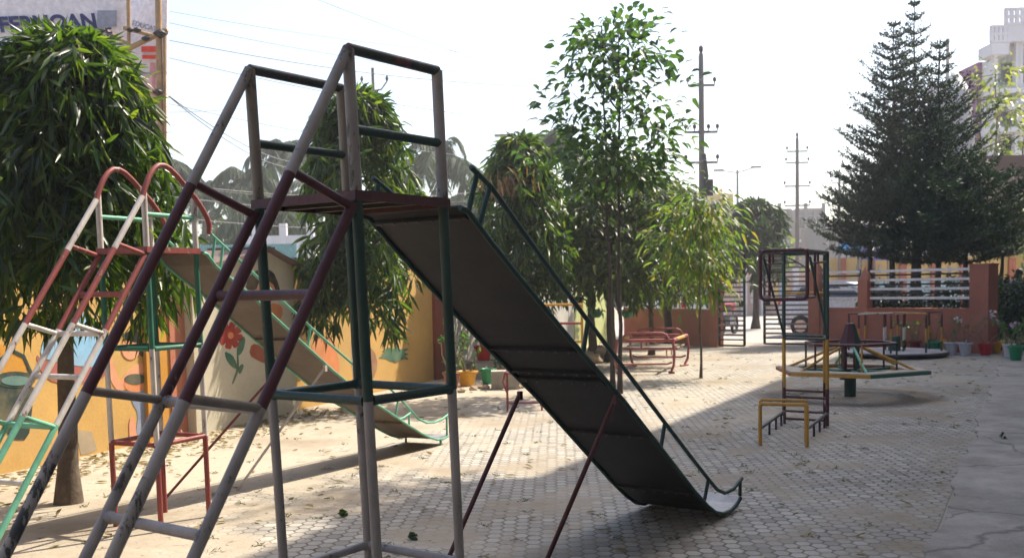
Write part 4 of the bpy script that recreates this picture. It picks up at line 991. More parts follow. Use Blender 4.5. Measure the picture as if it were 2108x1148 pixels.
def leafy_tree(loc, prof, nc, per, mat, label, ll, lw, seed=1, stems=None, r0=.06, cat='tree', name='broadleaf_tree', bend=.5, spread=.16, up=.25, group=None, y_sc=1.0, shell=.55, bm=None, zbias=1.0):
    rs = np.random.RandomState(seed); rr = random.Random(seed); loc = Vector(loc); zb, ztop = prof[0][0], prof[-1][0]
    t = thing(name, label, cat, loc, group); g = MB()
    stems = stems or [(V(0, 0, 0), V(0, 0, ztop - .2))]; lines = []
    for a, b_ in stems: lines.append(trunk(g, loc + a - Z * .04, loc + b_, r0, r0 * .25, 10, r0 * .5, 9, rr))
    P = []; D = []
    ph0 = rs.rand(6) * 6.28
    for k in range(nc):
        z = zb + (ztop - zb) * rs.rand() ** zbias; a = rs.rand() * 2 * pi; R0 = prof_r(prof, z) * (1 + .2 * np.sin(3 * a + ph0[0] + z * 1.7) + .14 * np.sin(5 * a + ph0[1] - z * 2.3))
        rr_ = R0 * (shell + (1 - shell) * rs.rand()) if rs.rand() < .75 else R0 * rs.rand()
        o = np.array([cos(a), sin(a) * y_sc, 0]); c = np.array([loc.x, loc.y, z]) + o * rr_
        ln_ = lines[k % len(lines)]; zz = z - rr_ * .55
        base = min(ln_, key=lambda p: abs(p.z - max(zz, zb * .8)))
        if k % 3 == 0 or name == 'lone':
            mid = (base + Vector(c)) / 2 + Z * rr_ * .06; g.tube([base, mid, Vector(c)], [r0 * .28, r0 * .18, .004], 5)
        m = per; p = c + rs.randn(m, 3) * spread * np.array([1, 1, .7]); d = (p - c) / spread * .8 + o * .6 + rs.randn(m, 3) * .4 + [0, 0, up]
        P.append(p); D.append(d)
    g.build('trunk', bm or M_bark, t)
    leaves('crown', mat, t, np.concatenate(P), np.concatenate(D), ll, lw, bend, .2, rs, updir=[0, 0, 1.0])
    return t

mast_tree((-3.33, 7.43, 0), [(1.38, .6), (1.55, .82), (1.9, .83), (2.3, .76), (2.65, .68), (3.0, .53), (3.2, .40), (3.36, .22)], 13000, LM_mast, 'large drooping mast tree at far left, before the yellow mural wall', .21, .031, 3, cx=.12, r0=.085, lump=.12)
mast_tree((-1.95, 13.0, 0), [(.95, .50), (1.3, .72), (1.9, .80), (2.4, .82), (2.9, .74), (3.3, .56), (3.8, .46), (3.98, .34)], 7500, LM_mast, 'drooping mast tree seen through the big slide platform posts, before the yellow wall', .22, .036, 5, r0=.08)
mast_tree((.18, 18.0, 0), [(1.0, .55), (1.4, .9), (2.1, .98), (2.8, .88), (3.3, .78), (3.8, .60), (4.15, .30)], 6500, LM_mast, 'drooping mast tree with a dry brown patch, right behind the top of the big chute', .23, .042, 8, r0=.09)
mast_tree((1.72, 21.6, 0), [(1.25, .7), (1.7, 1.0), (2.4, .95), (3.0, .6), (3.4, .25)], 4200, LM_mastd, 'dark drooping mast tree behind the two slender stems, over the left hanging basket', .24, .05, 11, r0=.11)
mast_tree((3.93, 25.2, 0), [(1.15, .8), (1.5, 1.15), (2.2, 1.2), (3.0, 1.05), (3.6, .7), (3.95, .3)], 6500, LM_mastd, 'dark drooping mast tree standing before the low wall, beside the leaning stone slab', .25, .055, 13, r0=.12, barem=M_barkd)
mast_tree((8.15, 33.6, 0), [(1.5, .65), (2.0, 1.0), (2.8, 1.1), (3.5, .95), (4.2, .45)], 4800, LM_mastd, 'dark drooping mast tree out in the street, seen between the two gate leaves', .27, .065, 15, r0=.14, barem=M_barkd)
# brown dry leaves in the third tree are leaves too
LM_dry = leaf_mat('dry_leaf', [(0.18, 0.09, 0.05), (0.28, 0.15, 0.08)], trans=.3)
tr3 = [o for o in bpy.data.objects if o.get('label', '').startswith('drooping mast tree with a dry')][0]
rs = np.random.RandomState(4); Pq = np.array([-.05, 17.25, 3.35]) + rs.randn(70, 3) * [.22, .06, .12]
leaves('dry_leaves', LM_dry, tr3, Pq, rs.randn(70, 3) * .4 + [0, 0, -1], .2, .04, .2, rs=rs)

leafy_tree((1.50, 14.7, 0), [(3.05, .45), (3.3, .9), (3.8, 1.05), (4.2, .98), (4.6, .72), (5.0, .64), (5.25, .48), (5.35, .35)], 205, 9, LM_broad, 'tall slender tree with two thin bare stems and broad separate leaves, rising above everything', .17, .078, 21,
    stems=[(V(0, .3, 0), V(-.12, .1, 5.3)), (V(.03, -.4, 0), V(.10, -.1, 5.0))], r0=.036, spread=.13, up=.35, bend=.5, bm=M_barkd, zbias=1.5)
leafy_tree((2.0, 19.5, 0), [(1.55, .9), (2.0, 1.45), (2.8, 1.5), (3.2, 1.35), (3.6, .9), (3.85, .45)], 400, 14, LM_olive, 'bushy olive green tree behind the slender stems, with a thick bare trunk', .17, .065, 23, r0=.11, spread=.2, up=.0, bend=.7, stems=[(V(-.03, .8, 0), V(0, .2, 3.6))], bm=M_barkd)
leafy_tree((3.08, 16.4, 0), [(1.42, .35), (1.75, .62), (2.2, .70), (2.6, .58), (2.95, .28)], 88, 13, LM_lime, 'thin stemmed sapling with bright yellow green hanging leaves, growing out of the sunlit pavers', .17, .045, 25, r0=.024, spread=.20, up=-.4, bend=.6, shell=.35)
leafy_tree((5.0, 30.5, 0), [(1.8, .5), (2.4, .9), (3.2, .9), (3.9, .4)], 70, 14, LM_mast, 'small mid green tree in the street behind the gate pier', .22, .07, 27, r0=.08, spread=.22, up=-.2)

leafy_tree((3.05, 22.0, 0), [(1.3, .7), (1.8, 1.05), (2.6, 1.05), (3.2, .8), (3.65, .35)], 190, 14, LM_olive, 'mid green tree filling the gap between the olive tree and the bright sapling', .18, .065, 29, r0=.07, spread=.19, up=-.15, bend=.7)
# conifers beyond the low wall: whorled, upturned rope-like branches
def conifer(loc, zb, zt, prof, label, seed, whorl=.26, nb=7, curl=.55, dens=1.0, ll=.075, first=1.0, drop=0.0, group='conifers behind the low wall'):
    rs = np.random.RandomState(seed); rr = random.Random(seed); loc = Vector(loc); t = thing('conifer', label, 'tree', loc, group); g = MB()
    trunk(g, loc - Z * .05, loc + Z * zt, .10, .012, 12, .03, 9, rr); P = []; D = []
    z = zb
    while z < zt - .06:
        L0 = prof_r(prof, z); a0 = rs.rand() * 6.28
        for k in range(nb):
            a = a0 + 2 * pi * k / nb + rs.randn() * .12; Lb = L0 * (.70 + .60 * rs.rand()) ; Lb = max(.10, Lb)
            o = V(cos(a), sin(a), 0); sd = V(-sin(a), cos(a), 0); rise = curl * (.5 + .7 * rs.rand())
            def bp(f): return loc + Z * (z + Lb * (rise * f * f - drop * f)) + o * (Lb * f)
            g.tube([bp(0), bp(.35), bp(.7), bp(1)], [.018, .013, .008, .004], 4)
            nsub = int(max(3, Lb * 8.5 * dens))
            for j in range(nsub):
                f = .18 + .82 * (j + rs.rand()) / nsub; b0 = bp(f); ls = (1 - f * .72) * Lb * .36 + .05
                for sgn in (-1, 1):
                    if rs.rand() < .12: continue
                    dr = (o * .75 + sd * sgn * .8 + Z * (.35 + .3 * rs.rand())).normalized(); m = int(max(4, ls * 46)); ff = rs.rand(m)
                    p = np.array(b0) + np.array(dr) * (ff * ls)[:, None] + np.array([0, 0, 1.0]) * (ff ** 2 * ls * .25)[:, None]
                    P.append(p); D.append(np.array(dr) * .9 + rs.randn(m, 3) * .42 + [0, 0, .15])
            m = int(max(6, Lb * 60)); ff = rs.rand(m); p = np.array([bp(x) for x in ff]); P.append(p); D.append(np.array(o) * .6 + rs.randn(m, 3) * .7 + [0, 0, .3])
        z += whorl * (.85 + .3 * rs.rand())
    g.build('trunk', M_barkd, t); leaves('crown', LM_con, t, np.concatenate(P), np.concatenate(D), ll, .026, .0, .1, rs)
    return t
def cpos(u, Y): p = at(u, 577, Y); return (p.x, Y, 0)
conifer(cpos(1838, 25.6), 3.6, 7.95, [(3.6, 1.25), (4.6, 1.15), (5.4, .98), (6.2, .74), (7.0, .54), (7.6, .34), (7.95, .06)], 'left conifer with a dense leaning tip, tallest branches reaching furthest left', 31, whorl=.26, curl=.55, nb=7, dens=1.1)
conifer(cpos(1880, 26.6), 3.4, 8.75, [(3.4, 1.5), (5.0, 1.15), (6.2, .66), (7.0, .44), (7.9, .36), (8.75, .06)], 'middle conifer with the tallest open tip', 33, whorl=.36, curl=.75, dens=1.1, nb=7)
conifer(cpos(1932, 25.9), 3.4, 7.65, [(3.4, 1.5), (4.6, 1.2), (5.4, .95), (6.0, .76), (6.6, .44), (7.2, .28), (7.65, .05)], 'right conifer with a thin bare tip beside the grey water tank', 35, whorl=.34, curl=.7, dens=1.1, nb=7)
for u, Y, zb, R, lab, sd_ in ((1790, 25.4, 2.15, 1.35, 'low spreading dark conifer at the left, just above the slim pointed pier', 41), (1893, 25.0, 1.95, 1.9, 'broad black green conifer in the centre, resting over the fence panel', 43), (1990, 24.8, 1.95, 1.65, 'broad dark conifer at the right, in front of the brown portico roof', 45), (2062, 25.6, 2.1, .7, 'narrow dark conifer at the right edge above the wide pier', 47)):
    conifer(cpos(u, Y), zb, 4.55 if u < 2050 else 3.3, [(zb, R * .85), (zb + .5, R), (zb + 1.3, R * .95), (4.0, R * .55), (4.6, .25)], lab, sd_, whorl=.30, nb=8, curl=.30, dens=.8, ll=.11)

# bush at the right edge
leafy_tree((10.6, 23.3, 0), [(.1, .5), (.6, .9), (1.2, .95), (1.55, .5)], 170, 15, LM_mastd, 'dark shrub close behind the right half of the longer fence panel', .13, .06, 50, cat='bush', name='bush', r0=.03, spread=.16)
leafy_tree((9.3, 24.6, 0), [(.1, .5), (.6, .8), (1.1, .85), (1.4, .5)], 130, 15, LM_mastd, 'dark shrub behind the left half of the longer fence panel', .13, .06, 49, cat='bush', name='bush', r0=.03, spread=.16)
leafy_tree(tuple(cpos(2125, 21.6)), [(.05, .5), (.5, .85), (1.1, .85), (1.45, .4)], 150, 16, LM_mastd, 'dark leafy bush at the right edge behind the green flower pot', .13, .06, 51, cat='bush', name='bush', r0=.03, spread=.13, group=None)
# yellow leaved tree in front of the white building
yt = cpos(2052, 42)
leafy_tree(yt, [(4.6, 1.3), (6.2, 1.0), (8.5, .9), (9.8, 1.0), (10.4, .4)], 70, 9, LM_yel, 'thin leaved yellow green tree in front of the white balconied building', .30, .15, 53, r0=.09, spread=.32, up=.1, stems=[(V(-.3, 0, 0), V(-.9, 0, 9.8)), (V(.1, 0, 0), V(0, .3, 10.3)), (V(.4, 0, 0), V(1.2, 0, 8.5))])
leafy_tree(tuple(cpos(2120, 33)), [(2.0, .7), (2.6, 1.2), (3.6, 1.0), (4.0, .4)], 50, 14, LM_yel, 'yellow green shrub under the brown portico at the right edge', .22, .1, 55, r0=.06, spread=.25)

# palms
def palm(P, h, fl, label, seed, nf=17, lean=.3):
    rs = random.Random(seed); n2 = np.random.RandomState(seed); P = Vector(P); t = thing('palm_tree', label, 'palm tree', P, 'coconut palms far behind the left wall'); g = MB()
    top = P + V(rs.uniform(-lean, lean) * 2, 0, h); pts = [P.lerp(top, i / 8) + V(sin(i / 8 * pi) * .15, 0, 0) for i in range(9)]; g.tube(pts, [.22 - .10 * i / 8 for i in range(9)], 9); g.build('trunk', M_bark, t)
    Pn = []; D = []; W = MB()
    for k in range(nf):
        a = 2 * pi * k / nf * 1.618 * 1.3 + rs.uniform(-.2, .2); el = rs.uniform(-.5, 1.25); o = V(cos(a), sin(a), 0); L_ = fl * rs.uniform(.8, 1.1)
        def fp(f): return top + o * (L_ * (cos(el) * f)) + Z * (L_ * (sin(el) * f - .75 * f * f * (1 if el > 0 else .5)))
        W.tube([fp(i / 6) for i in range(7)], [.035 - .028 * i / 6 for i in range(7)], 5)
        sd = V(-sin(a), cos(a), 0)
        for j in range(46):
            f = .10 + .90 * j / 46; b0 = fp(f); fwd = (fp(min(1, f + .02)) - fp(f - .02)).normalized()
            for sg in (-1, 1): Pn.append(tuple(b0)); D.append(tuple(sd * sg * .8 + fwd * .6 + V(0, 0, -.45 + rs.uniform(-.25, .15))))
    W.build('frond_ribs', LM_palm, t)
    leaves('fronds', LM_palm, t, Pn, D, fl * .27, .085, .55, .1, n2); return t
pl = [(352, 352, 52, 2.6, 'palm just right of the billboard pole'), (415, 392, 60, 2.4, 'low palm behind the left handrail of the big slide'), (486, 372, 50, 2.7, 'palm with spread fronds left of the first white platform post'), (588, 318, 56, 3.0, 'tallest palm, seen between the two handrails of the big slide'), (560, 430, 44, 2.6, 'short palm low under the slide platform edge'), (640, 395, 62, 2.6, 'palm half hidden by the second drooping tree'), (925, 322, 50, 3.0, 'palm right of the rear platform post'), (1140, 300, 46, 2.9, 'grey green palm behind the tall slender tree'), (945, 420, 60, 2.4, 'short palm between the green chute rail and the third drooping tree')]
for i, (u, v_, Y, fl, lab) in enumerate(pl):
    p = at(u, v_, Y); palm((p.x, Y, 0), p.z, fl, lab, 60 + i)
# mass of far vegetation
def farwood(name, boxes, mat, ll, lw, n, seed, label):
    rs = np.random.RandomState(seed); P = []; 
    for (x0, x1, y, z1) in boxes:
        k = int(n * (x1 - x0) / 10); cx = rs.uniform(x0, x1, k // 14 + 1); cz = rs.rand(k // 14 + 1) ** .8 * z1 * (0.7 + .3 * np.sin(cx * 1.3)); cy = y + rs.randn(k // 14 + 1) * 1.2
        for a, b2, c2 in zip(cx, cy, cz): P.append(np.array([a, b2, c2]) + rs.randn(14, 3) * [.55, .5, .4])
    P = np.concatenate(P); P[:, 2] = np.maximum(P[:, 2], .1)
    o = leaves(name, mat, None, P, rs.randn(len(P), 3) + [0, 0, .2], ll, lw, .3, .2, rs); return tag(o, label, 'trees', None, 'stuff')
farwood('distant_trees', [(-26, 4, 64, 6.6), (-24, -3, 50, 5.0), (2, 16, 75, 5)], LM_palm, .5, .3, 3200, 71, 'hazy mass of far trees and scrub behind the left wall')
farwood('distant_scrub', [(13, 19, 62, 4.6)], LM_yel, .45, .25, 1400, 73, 'light green far scrub in front of the grey concrete buildings')

# ------------------------------------------------------------------ leaves and tufts on the ground
rs = np.random.RandomState(91)
def scatter(n, f):
    out_ = []
    while len(out_) < n:
        p = f(rs)
        if p is not None: out_.append(p)
    return np.array(out_)
def inpave(r):
    y = 3 + 19 * r.rand() ** 1.6; x = r.uniform(WX(y) + .3, PX(y) - .05); return (x, y, .012)
def nearwall(r):
    y = r.uniform(6.5, 13); x = WX(y) + .15 + abs(r.randn()) * .55; return (x, y, .014)
P = np.concatenate([scatter(420, inpave), scatter(800, nearwall)])
D = rs.randn(len(P), 3) * [1, 1, .12]
LM_fall = leaf_mat('fallen_leaf', [(0.16, 0.12, 0.05), (0.26, 0.19, 0.08), (0.12, 0.10, 0.04), (0.30, 0.24, 0.12)], trans=.15)
tag(leaves('fallen_leaves', LM_fall, None, P, D, .085, .03, -.12, .3, rs, updir=[0, 0, 3.0]), 'dry fallen leaves scattered over the pavers and below the wall', 'leaves', None, 'stuff')
C = scatter(380, inpave); P = np.repeat(C, 16, 0) + rs.randn(380 * 16, 3) * [.022, .022, 0]; P[:, 2] = .006
LM_gr = leaf_mat('joint_grass', [(0.06, 0.07, 0.02), (0.10, 0.09, 0.03), (0.04, 0.07, 0.02), (0.14, 0.10, 0.05)], trans=.3)
tag(leaves('grass_tufts', LM_gr, None, P, rs.randn(len(P), 3) * [.9, .9, .3] + [0, 0, .5], .038, .006, .5, .1, rs), 'small grass tufts growing in the paver joints', 'grass', None, 'stuff')
for (u, v_, lab) in ((698, 1059, 'dark curled leaf on the pavers between the green white legs'), (838, 1104, 'dark curled leaf on the pavers in front of the right legs'), (2064, 902, 'dark curled leaf alone on the cement path')):
    p = G(u, v_, .02); q_ = rs.randn(3, 3) * .25 + [1, .2, .35]; o = leaves('curled_leaf', LM_mastd, None, np.array([tuple(p)] * 3) + rs.randn(3, 3) * .008, q_, .075, .045, .3, .5, rs); tag(o, lab, 'leaf')
# unseen shrub added on the school roof edge to throw leafy shade below
leafy_tree(tuple(ep(12.6, .35, 12.0) - Z * 0), [(12.1, .5), (12.5, .9), (13.0, .5)], 60, 12, LM_mastd, 'unseen leafy shrub added over the school roof edge to dapple the ground', .16, .07, 57, cat='shrub', name='added_shade_shrub', r0=.03, spread=.2, stems=[(V(0, 0, 0), V(0, 0, .6))])
# ------------------------------------------------------------------ street: poles, wires, lamps
M_pole = rough_mat('concrete_pole', (0.13, 0.115, 0.11), var=0.15, scale=4)
M_metal = plain('galvanised_grey', (0.22, 0.22, 0.23), 0.5, 0.5)
M_ins = plain('insulator_brown', (0.05, 0.03, 0.03), 0.3)
M_wire = plain('wire_grey', (0.16, 0.16, 0.17), 0.6)
ARMS = {}
def pole(u, Y, vt, arms, label, r=.11, key=None, creeper=False):
    p = at(u, vt, Y); H = p.z; P = V(p.x, Y, 0); t = thing('utility_pole', label, 'utility pole', P, 'power line poles along the street')
    g = MB(); g.tube([P, P + Z * (H - .1), P + Z * H], [r * 1.25, r * .8, r * .6], 8); g.build('pole_shaft', M_pole, t)
    pts = []
    for z, w_ in arms:
        a, b_ = P + V(-w_, 0, z), P + V(w_, 0, z); g = MB(); g.beam(a, b_, .07, .07); g.build('cross_arm', M_metal, t)
        for q in (a, a.lerp(b_, .25), a.lerp(b_, .75), b_) if w_ > .7 else (a, b_):
            g = MB(); g.lathe([(.015, 0), (.02, .08), (.055, .10), (.06, .17), (.03, .22)], q + Z * .03, 8); g.build('insulator', M_ins, t); pts.append(q + Z * .22)
    g = MB(); g.lathe([(.03, 0), (.07, .08), (.07, .18), (.03, .24)], P + Z * H, 8); g.build('insulator', M_ins, t); pts.append(P + Z * (H + .2))
    ARMS[key or label] = pts
    return t, P, H
t, P, H = pole(1443, 32, 110, [(7.75, .42), (6.3, .50), (6.3 - .001, .22), (5.35, .50)], 'nearest utility pole with four cross arms and a dark box, beside the bushy trees', .10, 'p1')
g = MB(); g.box(P + V(.16, -.12, 4.55), (.30, .25, .5)); g.tube([P + V(.0, -.1, 4.2), P + V(.12, -.15, 4.9), P + V(.05, -.1, 5.6)], .07, 7); g.build('service_box', M_raild, t)
pole(1641, 50, 283, [(7.95, .50), (7.4, .55), (6.25, .62), (5.3, .62)], 'middle utility pole above the climbing frame', .10, 'p2')
pole(1728, 68, 356, [(8.1, .5), (7.1, .5), (5.4, .4)], 'farthest utility pole, partly behind the conifer', .10, 'p3')
p = at(770, 140, 34); P = V(p.x, 34, 0); t = thing('utility_pole', 'thin pole with two upturned arms showing through the platform posts', 'utility pole', P, 'power line poles along the street')
g = MB(); g.tube([P, P + V(-.05, 0, p.z)], [.12, .05], 8); g.build('pole_shaft', M_pole, t)
for s_ in (-1, 1):
    g = MB(); g.tube([P + Z * (p.z - .75), P + V(.22 * s_, 0, p.z - .72), P + V(.42 * s_, 0, p.z - .45)], .03, 6); g.build('cross_arm', M_metal, t)
    g = MB(); g.lathe([(.02, 0), (.06, .08), (.03, .18)], P + V(.42 * s_, 0, p.z - .45), 8); g.build('insulator', M_ins, t)
ARMS['p0'] = [P + V(-.42, 0, p.z - .3), P + V(.42, 0, p.z - .3), P + Z * p.z]
p = at(1518, 350, 57); P = V(p.x, 57, 0); t = thing('street_lamp', 'double armed street lamp between the two utility poles', 'street lamp', P)
g = MB(); g.tube([P, P + Z * p.z], [.11, .06], 8); g.tube([P + V(-1.0, 0, p.z), P + V(0, 0, p.z - .15), P + V(1.0, 0, p.z + .15)], .035, 6); g.build('lamp_post', M_metal, t)
for s_ in (-1, 1): g = MB(); g.box(P + V(1.05 * s_, 0, p.z + (.15 if s_ > 0 else 0)), (.55, .2, .1)); g.build('lamp_head', M_metal, t)
p = at(1090, 285, 40); P = V(p.x, 40, 0); t = thing('street_lamp', 'single armed street lamp reaching left above the third drooping tree', 'street lamp', P)
g = MB(); g.tube([P, P + Z * (p.z - .3), P + V(-.3, 0, p.z), P + V(-.9, 0, p.z + .12)], [.09, .06, .045, .04], 8); g.build('lamp_post', M_metal, t)
g = MB(); g.lathe([(.02, 0), (.10, .02), (.06, .07)], P + V(-1.1, 0, p.z + .1), 10); g.box(P + V(-1.05, 0, p.z + .13), (.65, .18, .09)); g.build('lamp_head', M_metal, t)

def wire(a, b_, sag, label, r=.007):
    g = MB(); g.tube([a.lerp(b_, i / 24) - Z * (sag * 4 * (i / 24) * (1 - i / 24)) for i in range(25)], r, 5); o = g.build('overhead_wire', M_wire, None, a.lerp(b_, .5)); return tag(o, label, 'wire', 'overhead wires across the sky')
p1, p2, p3 = ARMS['p1'], ARMS['p2'], ARMS['p3']
def far(u, v_, Y, q, k=.5):
    a = at(u, v_, Y); return a + (a - q) * k
wl = [((520, 30, 20), p1[0], .9, .009, 'thickest overhead wire, crossing the sky from top left over the big slide platform'), ((380, 33, 20), p1[4], 1.0, .008, 'overhead wire crossing left of the white platform posts'), ((600, 22, 20), p1[1], .8, .006, 'thin overhead wire crossing just above the right platform handrail'),
      ((700, 14, 20), p1[-1], .7, .005, 'faint overhead wire between the handrail and the tall tree top'), ((860, 10, 22), p2[0], .8, .006, 'faint overhead wire reaching from top centre to the middle utility pole'), ((345, 88, 18), p1[6], 1.2, .006, 'overhead wire starting beside the billboard top'),
      ((340, 165, 17), ARMS['p0'][0], .6, .006, 'overhead wire from the billboard pole toward the thin forked pole'), ((345, 195, 17), p1[7], 1.7, .005, 'lowest long overhead wire, crossing between the second tree and the sky')]
for (u, v_, Y), q, sg, r_, lab in wl: wire(far(u, v_, Y, q), q, sg, lab, r_)
for a, b_, lab in ((p1[0], p2[0], 'overhead wire slung from the nearest to the middle utility pole, left side'), (p1[1], p2[1], 'overhead wire slung from the nearest to the middle utility pole, right side'), (p2[0], p3[0], 'overhead wire slung from the middle to the farthest utility pole')): wire(a, b_, .5, lab, .006)
pb = at(335, 188, 15.5)
for k, (u, v_, Y, lab) in enumerate(((620, 335, 30, 'upper of two black service wires running down from the billboard pole knot'), (600, 345, 30, 'lower of two black service wires running down from the billboard pole knot'))):
    wire(pb, at(u, v_, Y), .25, lab, .009)
for k, (v0, v1) in enumerate(((372, 392), (398, 420), (440, 455))):
    wire(at(300, v0, 26), at(1010, v1 , 40), .35, ('highest', 'middle', 'lowest')[k] + ' of three thin horizontal wires in front of the palms', .012)

# ------------------------------------------------------------------ hoardings on bamboo at the upper left
M_bill = plain('hoarding_white', (0.78, 0.74, 0.78), 0.6); M_bblue = plain('hoarding_navy', (0.03, 0.04, 0.14), 0.5); M_bred = plain('hoarding_red', (0.75, 0.06, 0.03), 0.5)
M_bpink = plain('hoarding_pink', (0.62, 0.28, 0.30), 0.6); M_bpale = plain('hoarding_pale_pink', (0.72, 0.50, 0.52), 0.6); M_bgrey = plain('hoarding_grey', (0.30, 0.32, 0.40), 0.6); M_bamb = rough_mat('bamboo', (0.36, 0.23, 0.12), var=0.25, scale=10)
def text(s, size, origin, xd, nrml, mat, parent, bold=.0):
    cu = bpy.data.curves.new('lettering', 'FONT'); cu.body = s; cu.size = size; cu.extrude = .004; cu.offset = bold
    tmp = bpy.data.objects.new('tmp_text', cu); COL.objects.link(tmp); bpy.context.view_layer.update()
    me = bpy.data.meshes.new_from_object(tmp.evaluated_get(bpy.context.evaluated_depsgraph_get())); COL.objects.unlink(tmp); bpy.data.objects.remove(tmp)
    xd = xd.normalized(); yd = nrml.cross(xd).normalized(); M = Matrix(((xd.x, yd.x, nrml.x, 0), (xd.y, yd.y, nrml.y, 0), (xd.z, yd.z, nrml.z, 0), (0, 0, 0, 1)))
    me.transform(Matrix.Translation(origin - total_loc(parent)) @ M); me.materials.clear(); me.materials.append(mat)
    o = bpy.data.objects.new('lettering', me); COL.objects.link(o); o.parent = parent; return o
def hoard(c0, c1, c2, c3, label, YY):
    a, b_, c, d = [at(u, v_, y) for (u, v_), y in zip((c0, c1, c2, c3), YY)]
    t = thing('billboard', label, 'billboard', V((a.x + b_.x) / 2, (a.y + b_.y) / 2, 0)); n_ = (b_ - a).cross(d - a).normalized(); n_ = n_ if n_.y < 0 else -n_
    g = MB(); g.slab([a, b_, c, d], n_ * -.06); g.build('panel', M_bill, t); return t, a, b_, c, d, n_
Yb = 15.6
t, a, b_, c, d, n_ = hoard((-60, 330), (245, 300), (262, -6), (-60, -60), 'large white billboard with navy lettering behind the left drooping tree', (14.6, Yb, Yb, 14.6))
xd = (b_ - a).normalized(); q = at(0, 66, 14.75); text('FERNOAN', .29, q + n_ * .004, xd, n_, M_bblue, t, .012)
q = at(-40, 112, 14.7); text('DAY CARE CENTRE', .21, q + n_ * .004, (at(165, 86, 15.2) - q), n_, M_bblue, t, .004)
g = MB(); w0, w1 = at(-60, 290, 14.6), at(236, 280, 15.55); g.slab([w0 + n_ * .004, w1 + n_ * .004, at(236, 118, 15.55) + n_ * .004, at(-60, 128, 14.6) + n_ * .004], n_ * .002); g.build('red_field', M_bred, t)
g = MB(); g.slab([at(-60, 134, 14.6) + n_ * .007, at(30, 132, 14.8) + n_ * .007, at(30, 104, 14.8) + n_ * .007, at(-60, 104, 14.6) + n_ * .007], n_ * .002); g.build('red_field', M_bred, t)
g = MB(); g.slab([at(200, 60, 15.35) + n_ * .004, at(240, 55, 15.5) + n_ * .004, at(240, 22, 15.5) + n_ * .004, at(200, 22, 15.35) + n_ * .004], n_ * .002); g.build('grey_field', M_bgrey, t)
for k in range(3): p = a.lerp(b_, .1 + .4 * k); g = MB(); g.tube([V(p.x, p.y + .2, 0), V(p.x, p.y + .2, 5.6)], .05, 8); g.build('post', M_bamb, t)
t, a, b_, c, d, n_ = hoard((205, 345), (342, 338), (344, -10), (262, -6), 'narrow pale billboard with red lines and pink stripes, right of the big one', (15.9, 15.7, 15.7, 15.9))
c0_ = at(272, 345, 15.8)
q = at(272, 52, 15.75); text('EDUCATION', .105, q + n_ * .01, at(322, 66, 15.7) - q, n_, M_bgrey, t, .003)
for u0, u1, v0, v1, m_ in ((271, 341, 154, 336, M_bpale), (292, 322, 96, 108, M_bred), (294, 322, 114, 122, M_bred), (310, 320, 130, 335, M_bpink), (323, 336, 130, 335, M_bpink), (270, 345, 150, 153, M_bgrey)):
    g = MB(); g.slab([at(u0, v1, 15.75) + n_ * (.008 if m_ is M_bpale else .014), at(u1, v1, 15.72) + n_ * (.008 if m_ is M_bpale else .014), at(u1, v0, 15.72) + n_ * (.008 if m_ is M_bpale else .014), at(u0, v0, 15.75) + n_ * (.008 if m_ is M_bpale else .014)], n_ * .002); g.build('printed_stripe', m_, t)
sc_ = thing('bamboo_scaffold', 'bamboo scaffold poles lashed in front of the narrow billboard', 'scaffold', (at(330, 600, 15.4).x, 15.4, 0))
for pts, r_ in (([(325, -40), (337, 600)], .05), ([(264, -40), (268, 400)], .032), ([(240, 112), (345, 62)], .045), ([(255, 58), (330, 78)], .032), ([(210, 60), (262, 90)], .03), ([(255, 168), (336, 201)], .03), ([(338, 60), (341, 340)], .025)):
    g = MB(); g.tube([at(u, v_, 15.4) for u, v_ in pts], [r_, r_ * .85], 8); g.build('bamboo_pole', M_bamb, sc_)
for u, v_, s_ in ((330, 70, .11), (325, 190, .09), (282, 62, .07), (268, 62, .06), (300, 80, .07)):
    g = MB(); p = at(u, v_, 15.36); g.lathe([(.01, -s_ * .6), (s_ * .7, -s_ * .3), (s_, 0), (s_ * .6, s_ * .4), (.01, s_ * .6)], p, 7); g.build('rope_knot', M_raild, sc_)

# ------------------------------------------------------------------ buildings and walls beyond the street
M_bw = rough_mat('building_white', (0.60, 0.58, 0.60), var=0.07, scale=.6, bump=.1, dirt=(0.42, 0.41, 0.42), dirt_amt=.4); M_purple = plain('wall_purple', (0.20, 0.05, 0.17), .7)
M_bg = rough_mat('building_grey', (0.20, 0.185, 0.18), var=0.12, scale=.8, bump=.1, dirt=(0.28, 0.24, 0.22), dirt_amt=.5); M_by = plain('building_yellow', (0.60, 0.42, 0.12), .7)
M_brn = rough_mat('portico_brown', (0.075, 0.04, 0.036), var=0.15, scale=1, bump=.1); M_shing = rough_mat('portico_shingle', (0.17, 0.125, 0.11), var=0.15, scale=1.5)
def pbox(u0, u1, v0, v1, Y, dep, name, mat, parent, z0=None):
    a = at(u0, v0, Y); b_ = at(u1, v0, Y); zt_ = a.z; zb_ = at((u0 + u1) / 2, v1, Y).z if z0 is None else z0
    g = MB(); g.bbox(a.x, b_.x, Y, Y + dep, zb_, zt_); return g.build(name, mat, parent)
Yw = 55
wb = thing('apartment_building', 'white building with stepped slotted balconies and tall columns at the right edge', 'building', (at(2075, 577, Yw).x, Yw + 4, 0))
pbox(2046, 2240, 118, 0, Yw + 1.6, 9, 'wall', M_bw, wb, 0); pbox(2078, 2240, 84, 0, Yw + 1.2, 2, 'wall', M_bw, wb, 0)
